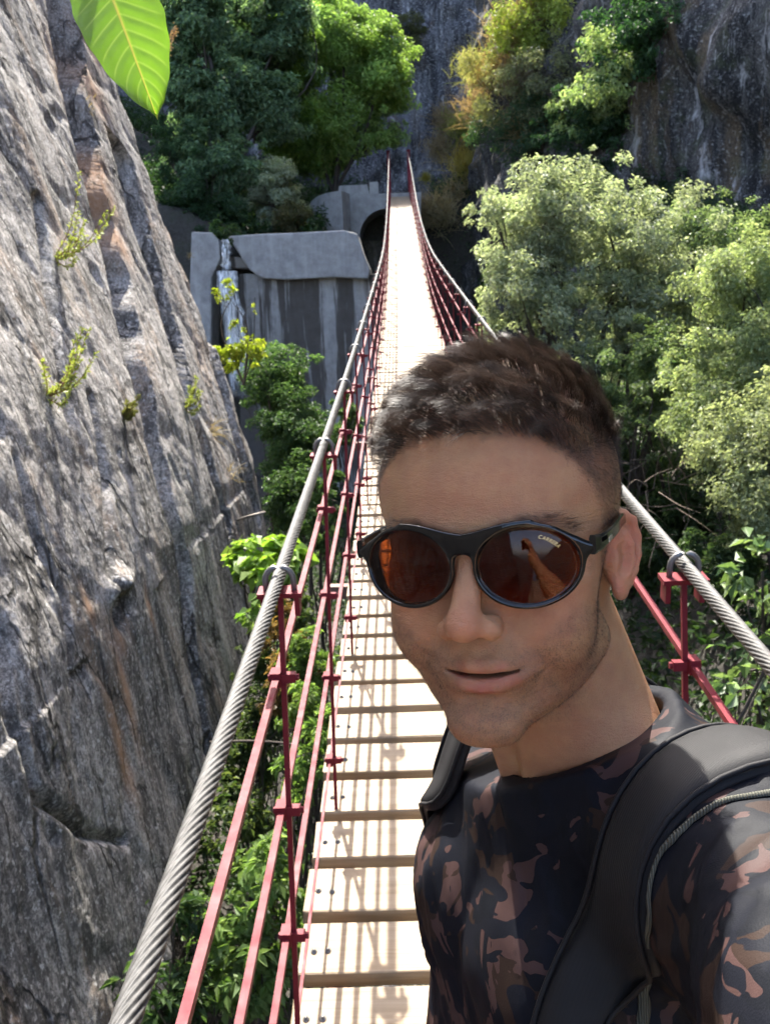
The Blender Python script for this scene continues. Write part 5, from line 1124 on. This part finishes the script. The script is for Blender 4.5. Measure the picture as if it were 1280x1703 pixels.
def make_person():
    person = empty('person', tuple(np.array([T_NECK[0], T_NECK[1], deck_z(T_NECK[1])]))); inv = Vector(person.location)
    def ch(name, me, mat, parent=None):
        o = link(name, me, parent or person, mat)
        if parent is None: o.location = -inv
        return o
    me, V, F = make_head()
    # arms, with hands, join the same body mesh
    bm_v, bm_f = [h2w(V)], [F]; cols = [np.zeros(0)]
    skin = skin_material()
    def hand(wr, to, palm_n, sgn):
        """palm and five curled fingers as an implicit shape; wr wrist, to unit direction of the hand, palm_n facing of the palm"""
        to = to/np.linalg.norm(to); sd = np.cross(to, palm_n); sd /= np.linalg.norm(sd); sd *= sgn; pn = np.cross(sd, to); pn *= np.sign(pn@palm_n)
        L = lambda a, b, c: wr+to*a+sd*b+pn*c
        fs = []
        for k, (b, ln) in enumerate([(.030, .068), (.010, .076), (-.010, .070), (-.028, .054)]):
            fs.append(([L(.075, b*.9, .0), L(.095, b, .004), L(.095+ln*.42, b*1.05, .020), L(.095+ln*.55, b*1.05, .045), L(.095+ln*.42, b*1.0, .060)], [.0105, .0100, .0092, .0085, .0075]))
        fs.append(([L(.022, .030, .004), L(.045, .050, .014), L(.070, .060, .028), L(.092, .058, .040)], [.0125, .0115, .0105, .0085]))
        def fun(P):
            D = s_cap(P, wr-to*.03, L(.02, 0, 0), .026, .030)
            D = smin(D, np.minimum(s_cap(P, L(.03, .022, 0), L(.078, .026, 0), .015, .013), s_cap(P, L(.03, -.02, 0), L(.076, -.024, 0), .015, .012)), .015)
            D = smin(D, s_cap(P, L(.03, 0, 0), L(.078, 0, 0), .016, .013), .015)
            for pts, rs in fs: D = smin(D, s_poly(P, pts, rs, .002), .004)
            return D
        return fun
    hands = [(hand(WRI_L, -C_F*.8+C_U*.55+C_R*(-.25), -C_R, -1), ELB_L, WRI_L), (hand(WRI_R, WRI_R-ELB_R, T_R@np.array([1., .3, 0]), 1), ELB_R, WRI_R)]
    off = len(V)
    for fun, e, w in hands:
        f = lambda P, fun=fun, e=e, w=w: smin(fun(P), smin(s_cap(P, e, w, .043, .026), s_cap(P, e, e*.65+w*.35, .046, .043), .02), .02)
        pts = np.array([e, w, w+(w-e)*.75]); lo, hi = pts.min(0)-.09, pts.max(0)+.09
        v, fc = surface_nets(f, lo, hi, .0045, 1); bm_v.append(v); bm_f.append(fc+off); off += len(v)
    v, fc = surface_nets(lambda P: np.maximum(torso_sdf(P, -.016), ((np.asarray(P, np.float32)-_cf.astype(np.float32))@COL_N.astype(np.float32))+.03), np.minimum(SL_W, np.minimum(SR_W, tp(0, 0, -.62)))-.2, np.maximum(SL_W, SR_W)+.2, .012, 1); bm_v.append(v); bm_f.append(fc+off); off += len(v)
    nx = off-len(V); VW = np.concatenate(bm_v); FW = np.concatenate(bm_f)
    def ga(n, dim):
        a = np.empty(len(me.vertices)*dim, np.float32)
        (me.color_attributes[n].data.foreach_get('color', a) if dim == 4 else me.attributes[n].data.foreach_get('value', a)); return a.reshape(-1, dim) if dim > 1 else a
    sc_ = np.concatenate([ga('skin_color', 4)[:, :3], np.tile([[.50, .25, .125]], (nx, 1))])
    me2 = mesh_np('body', VW, FW, True, {'skin_color': sc_, 'beard': np.concatenate([ga('beard', 1), np.zeros(nx)]), 'scalp': np.concatenate([ga('scalp', 1), np.zeros(nx)])})
    body = ch('body', me2, skin)
    h = make_hair(V, F, hair_material(), person); h.location = -inv
    rng = np.random.default_rng(3); bd = ga('beard', 1); tri = np.concatenate([F[:, [0, 1, 2]], F[:, [0, 2, 3]]]); a_, b_, c_ = V[tri[:, 0]], V[tri[:, 1]], V[tri[:, 2]]
    wgt = np.linalg.norm(np.cross(b_-a_, c_-a_), axis=1)*np.clip(bd[tri].mean(1)-.12, 0, 1); n = 16000; k = rng.choice(len(tri), n, p=wgt/wgt.sum()); u, w = rng.random(n), rng.random(n); sw = u+w > 1; u[sw], w[sw] = 1-u[sw], 1-w[sw]
    R = a_[k]+(b_[k]-a_[k])*u[:, None]+(c_[k]-a_[k])*w[:, None]; d = unit(grad_of(face_sdf, R)*.55+np.array([0, -.1, -.6])+rng.normal(size=(n, 3))*.3)
    pts = R[:, None]+d[:, None]*(1.0+1.4*rng.random(n))[:, None, None]*np.array([0, .5, 1.])[None, :, None]
    st = link('beard_stubble', strands_mesh('beard_stubble', None, h2w(pts.reshape(-1, 3)).reshape(pts.shape), np.full(n, .055)/1000, np.array([.035, .022, .014])*(.5+1.2*rng.random((n, 1)))), person, bpy.data.materials['hair']); st.location = -inv
    # shirt
    pts = np.array([SL_W, SR_W, ELB_L, ELB_R, NECK_W, tp(0, 0, -.57), tp(.2, .16, -.3), tp(-.2, -.16, -.3)]); lo, hi = pts.min(0)-.085, pts.max(0)+.085
    v, f = surface_nets(shirt_sdf, lo, hi, .0042, 1)
    camo = camo_material(); shirt = ch('t_shirt', mesh_np('t_shirt', v, f), camo)
    # ribbed neck band and sleeve seam
    a = np.linspace(0, 2*math.pi, 73); ex = np.cross(COL_N, [0, 0, 1.]); ex /= np.linalg.norm(ex); ey = np.cross(COL_N, ex); cc = NECK_W+COL_N*((_cf-NECK_W)@COL_N)
    s0 = lambda P: s_cap(P, NECK_W-NECK_AX*.05, NECK_W+NECK_AX*.12, .073, .0675)
    ring = cc+.07*(np.cos(a)[:, None]*ex+np.sin(a)[:, None]*ey)-COL_N*.010
    rv, rf = ribbon(ring, np.tile(COL_N, (73, 1)), np.full(73, .019), .003, s0, -.0005, 5)
    link('neck_band', mesh_np('neck_band', rv, rf), shirt, camo)
    px = np.array([(1330, 1318), (1270, 1328), (1210, 1340), (1160, 1368), (1118, 1410), (1094, 1460), (1086, 1520), (1078, 1600), (1066, 1690), (1050, 1790)], float); px = catmull(px, 6)
    c = trace(shirt_sdf, px[:, 0], px[:, 1]); T = np.gradient(c, axis=0); T /= np.linalg.norm(T, axis=1, keepdims=True)
    nrm = np.array([ray(*p) for p in px]); ac = np.cross(T, nrm); ac /= np.linalg.norm(ac, axis=1, keepdims=True)
    sm, nt, out = new_mat('seam_tape'); wv = N(nt, 'TexWave'); wv.inputs['Scale'].default_value = 190; nt.links.new(coords(nt), wv.inputs['Vector'])
    principled(nt, out, mixc(nt, wv.outputs['Fac'], (.03, .032, .022), (.085, .082, .06)), .8, bump(nt, wv.outputs['Fac'], .6, .001))
    rv, rf = ribbon(c, ac, np.full(len(c), .0085), .0022, shirt_sdf, .0005, 5)
    link('sleeve_seam', mesh_np('sleeve_seam', rv, rf), shirt, sm)
    # trousers and shoes: below the frame, but he stands on the deck
    dz = deck_z(T_NECK[1])
    hip = tp(0, .03, -.48); kn = {}; an = {}
    for s, fw_ in ((1, -.10), (-1, .12)):
        ankle = tp(s*.11, fw_*.6, 0); ankle[0] = np.clip(ankle[0], -.30, .33); ankle[2] = deck_z(ankle[1])+.09
        hj = tp(s*.085, .03, -.54); k = (hj+ankle)/2+np.array([-.02, -.05, .02]); kn[s] = (hj, k, ankle)
    def tr(P):
        D = s_ell((np.asarray(P, np.float32)-hip.astype(np.float32))@T_R.astype(np.float32), (0, 0, -.06), (.155, .118, .15))
        for s in (1, -1): D = smin(D, s_poly(P, kn[s], [.088, .064, .052], .03), .03)
        return D-.004*fbm(np.asarray(P)*11, 2)
    pts = np.array([hip+.19, hip-.19]+[p for s in (1, -1) for p in kn[s]]); v, f = surface_nets(tr, pts.min(0)-.10, pts.max(0)+.1, .010, 1)
    ch('trousers', mesh_np('trousers', v, f), simple_mat('dark_cloth', (.03, .032, .038), .8, .3, 60))
    sho = simple_mat('shoe_leather', (.05, .045, .04), .6, .3, 50)
    for s in (1, -1):
        a_ = kn[s][2]; fwd = T_R@np.array([s*.15, -1., 0]); fwd /= np.linalg.norm(fwd); sl = lambda y: deck_z(y)
        heel = a_-fwd*.05; toe = a_+fwd*.16; heel[2] = sl(heel[1])+.042; toe[2] = sl(toe[1])+.036
        fn = lambda P, a_=a_, heel=heel, toe=toe: smax(smin(s_cap(P, heel, toe, .04, .034), s_cap(P, heel+(a_-heel)*.6, a_, .042, .048), .03), -(P[:, 2]-np.float32(min(heel[2], toe[2])-.034)), .006)
        v, f = surface_nets(fn, np.minimum(heel, toe)-.07, np.maximum(heel, toe)+np.array([.07, .07, .13]), .007, 1)
        ch('shoe', mesh_np('shoe', v, f), sho)
    tag(person, 'short-haired person in dark camouflage t-shirt and sunglasses taking a selfie on the bridge', 'person')
    return person

def make_glasses():
    root = empty('sunglasses'); root.matrix_world = HEAD_M
    acet, nt, out = new_mat('black_acetate'); n = noise_tex(nt, coords(nt), 300, 3)
    principled(nt, out, (.003, .003, .003), ramp(nt, n, [(.3, .08), (.8, .17)]), None, Specular_IOR_Level=.45)
    GY, K, LX, LZ = -100.5, .0034, 36.5, -3.5
    def lens2d(x, z, sx, sz):
        q = np.stack([(np.abs(x)-LX), z-LZ], -1); r = np.array([sx, sz]); q = q*np.array([1, 1]); 
        k0 = np.sqrt(((q/r)**2).sum(-1)); k1 = np.sqrt(((q/(r*r))**2).sum(-1))+1e-9; return k0*(k0-1)/k1
    def front(P):
        x, y, z = P[:, 0], P[:, 1], P[:, 2]; X = np.abs(x)
        yy = y-(GY+K*x*x)
        o = lens2d(x, z, 31, 25.2)
        bar = np.maximum(X-37, np.abs(z-13.8+.0015*(37-np.minimum(X, 37))**2*1.6)-6.2)
        o = smin(o, bar, 9)
        lug = np.maximum(np.abs(X-66)-8, np.abs(z-4.5)-5.5+.35*np.maximum(X-64, 0)); o = smin(o, lug, 7)
        o = smax(o, -lens2d(x, z, 28.2, 22.4), 1.0)
        return smax(o, np.abs(yy)-2.3, 2.4)
    v, f = surface_nets(front, (-78, -106, -34), (78, -74, 28), .9, 1)
    link('frame_front', mesh_np('frame_front', v/1000, f), root, acet)
    # lenses: tinted, with a mirror-like outer surface
    lm, nt, out = new_mat('amber_lens')
    tr = N(nt, 'BsdfTransparent'); gl = N(nt, 'BsdfGlossy'); gl.inputs['Roughness'].default_value = .02; gl.inputs['Color'].default_value = (1, .92, .9, 1)
    tr.inputs['Color'].default_value = (.42, .20, .08, 1)
    fr = N(nt, 'Fresnel'); fr.inputs['IOR'].default_value = 1.32
    mx = N(nt, 'MixShader'); nt.links.new(fr.outputs[0], mx.inputs[0]); nt.links.new(tr.outputs[0], mx.inputs[1]); nt.links.new(gl.outputs[0], mx.inputs[2]); nt.links.new(mx.outputs[0], out.inputs[0])
    for s in (-1, 1):
        vs, fs = [], []; nr, na = 10, 56
        for side, dy in ((0, -.9), (1, .9)):
            b0 = len(vs); 
            for i in range(nr+1):
                for k in range(na):
                    r = i/nr; a = 2*math.pi*k/na; x = s*LX+28.6*r*math.cos(a); z = LZ+23.0*r*math.sin(a)
                    bul = 2.2*(1-r*r); vs.append((x, GY+K*x*x+dy-bul, z))
            for i in range(nr):
                for k in range(na):
                    q = (b0+i*na+k, b0+i*na+(k+1) % na, b0+(i+1)*na+(k+1) % na, b0+(i+1)*na+k); fs.append(q if side else q[::-1])
        b1 = (nr+1)*na
        for k in range(na): fs.append((nr*na+k, nr*na+(k+1) % na, b1+nr*na+(k+1) % na, b1+nr*na+k))
        lens = link('lens', mesh_np('lens', np.array(vs)/1000, np.array(fs)), root, lm)
        if s == 1:
            gold, nt2, out2 = new_mat('gold_print'); principled(nt2, out2, (.62, .40, .14), .35, None, Metallic=.6)
            cu = bpy.data.curves.new('lettering', 'FONT'); cu.body = 'CARRERA'; cu.size = 3.1; cu.space_character = 1.1; cu.align_x = 'CENTER'
            to = bpy.data.objects.new('lettering', cu); COL.objects.link(to); bpy.context.view_layer.update()
            tm = bpy.data.meshes.new_from_object(to.evaluated_get(bpy.context.evaluated_depsgraph_get())); bpy.data.objects.remove(to)
            co = np.empty(len(tm.vertices)*3, np.float32); tm.vertices.foreach_get('co', co); co = co.reshape(-1, 3)
            th = math.radians(52)-co[:, 0]/22.5                              # along the upper outer rim
            rr = 1+(co[:, 1]-2.6)/21.0; rr *= .965
            x = LX+24.6*rr*np.cos(th); z = LZ+19.9*rr*np.sin(th); rq = np.sqrt(((x-LX)/27.6)**2+((z-LZ)/22.6)**2)
            y = GY+K*x*x-.9-2.2*(1-rq**2)-.12
            tm.vertices.foreach_set('co', (np.stack([x, y, z], 1)/1000).astype(np.float32).ravel()); tm.update()
            link('lettering', tm, lens, gold)
    for s in (-1, 1):
        pth = catmull([(s*72, -85, 6), (s*75, -70, 6), (s*77, -40, 7), (s*77, -5, 8), (s*76, 14, 4), (s*73, 26, -10), (s*70, 30, -24)], 5)
        n = len(pth); t = np.linspace(0, 1, n); hh = np.interp(t, [0, .1, .5, .7, 1], [5.6, 4.8, 4.0, 3.4, 2.8]); ww = 1.9
        vs, fs = [], []; prof = [(-1, -.7), (-.6, -1), (.6, -1), (1, -.7), (1, .7), (.6, 1), (-.6, 1), (-1, .7)]
        T = np.gradient(pth, axis=0); T /= np.linalg.norm(T, axis=1, keepdims=True); up = np.cross(T, [s, 0, 0.]); up /= np.linalg.norm(up, axis=1, keepdims=True); up *= np.sign(up[:, 2:3]+1e-9)
        for i in range(n):
            for (a, b) in prof: vs.append(pth[i]+np.array([1, 0, 0])*a*ww+up[i]*b*hh[i])
        for i in range(n-1):
            for k in range(8):
                q = (i*8+k, i*8+(k+1) % 8, (i+1)*8+(k+1) % 8, (i+1)*8+k); fs.append(q)
        me = bpy.data.meshes.new('temple_arm'); me.from_pydata([tuple(p/1000) for p in vs], [], fs+[tuple(range(8)), tuple((n-1)*8+k for k in range(8))]); me.update(); bmx = bmesh.new(); bmx.from_mesh(me); bmesh.ops.recalc_face_normals(bmx, faces=bmx.faces); bmx.to_mesh(me); bmx.free()
        me.polygons.foreach_set('use_smooth', np.zeros(len(me.polygons), bool))
        arm = link('temple_arm', me, root, acet)
        b = MB(); b.box((s*79.2/1000, -66/1000, 6.4/1000), (.0006, .012, .0028)); link('metal_badge', b.mesh('metal_badge'), arm, GOLD if False else simple_mat('badge_metal', (.5, .48, .42), .3, .1, 50, Metallic=.8))
    tag(root, 'black round sunglasses with amber lenses worn on the face', 'sunglasses')
    return root

def make_backpack():
    TP = globals()['tp']; root = empty('backpack', tuple(TP(0, .16, -.30))); inv = Vector(root.location)
    sm = strap_material(); TP = globals()['tp']
    # straps over both shoulders
    for s in (1, -1):
        tp = (lambda x, y, z: TP(x, y, z)) if s == 1 else (lambda x, y, z: TP(x*(.66+.60*float(sstep(-.02, -.16, z))*(y < 0)), y+.05*float(sstep(-.03, -.16, z))*(y < 0), z))
        pth = catmull([tp(s*.095, .16, -.30), tp(s*.105, .14, -.12), tp(s*.130, .09, -.005), tp(s*.138, .02, .035), tp(s*.141, -.05, .00), tp(s*.140, -.095, -.06), tp(s*.138, -.115, -.14), tp(s*.138, -.118, -.24), tp(s*.142, -.10, -.34), tp(s*.15, -.03, -.44), tp(s*.14, .06, -.48)], 7)
        n = len(pth); wd = np.interp(np.linspace(0, 1, n), [0, .2, .45, .7, .85, 1], [.06, .066, .064, .060, .035, .025])
        ac = np.tile(T_R[:, 0], (n, 1)); T = np.gradient(pth, axis=0); T /= np.linalg.norm(T, axis=1, keepdims=True); ac = ac-T*(ac*T).sum(1, keepdims=True); ac /= np.linalg.norm(ac, axis=1, keepdims=True)
        body = lambda P: torso_sdf(P, .010)
        v, f = ribbon(pth, ac, wd, .011, body, .002, 13)
        st = link('shoulder_strap', mesh_np('shoulder_strap', v, f), root, sm); st.location = -inv
        # stitched binding along both edges
        for e in (-1, 1):
            c = to_surface(body, pth+ac*(wd*.5*e*.94)[:, None], .0095)
            m = MB(); m.tube(c, .0019, 6); o = link('edge_binding', m.mesh('edge_binding', True), st, sm)
    tp = TP
    # bag on the back
    def bag(P):
        q = (np.asarray(P, np.float32)-tp(0, .205, -.36).astype(np.float32))@T_R.astype(np.float32)
        d = np.abs(q)-np.array([.115, .055, .19], np.float32); o = np.sqrt((np.maximum(d, 0)**2).sum(-1))+np.minimum(d.max(-1), 0)-.028
        q2 = q-np.array([0, .085, -.07], np.float32); d = np.abs(q2)-np.array([.085, .02, .085], np.float32); o2 = np.sqrt((np.maximum(d, 0)**2).sum(-1))+np.minimum(d.max(-1), 0)-.02
        return smin(o, o2, .015)-.002*fbm(q*18, 2)
    c = tp(0, .22, -.36); v, f = surface_nets(bag, c-.34, c+.34, .010, 1)
    o = link('bag_body', mesh_np('bag_body', v, f), root, sm); o.location = -inv
    tag(root, 'black backpack with wide padded shoulder straps worn by the person', 'backpack')
    return root
person = make_person(); make_glasses(); make_backpack()
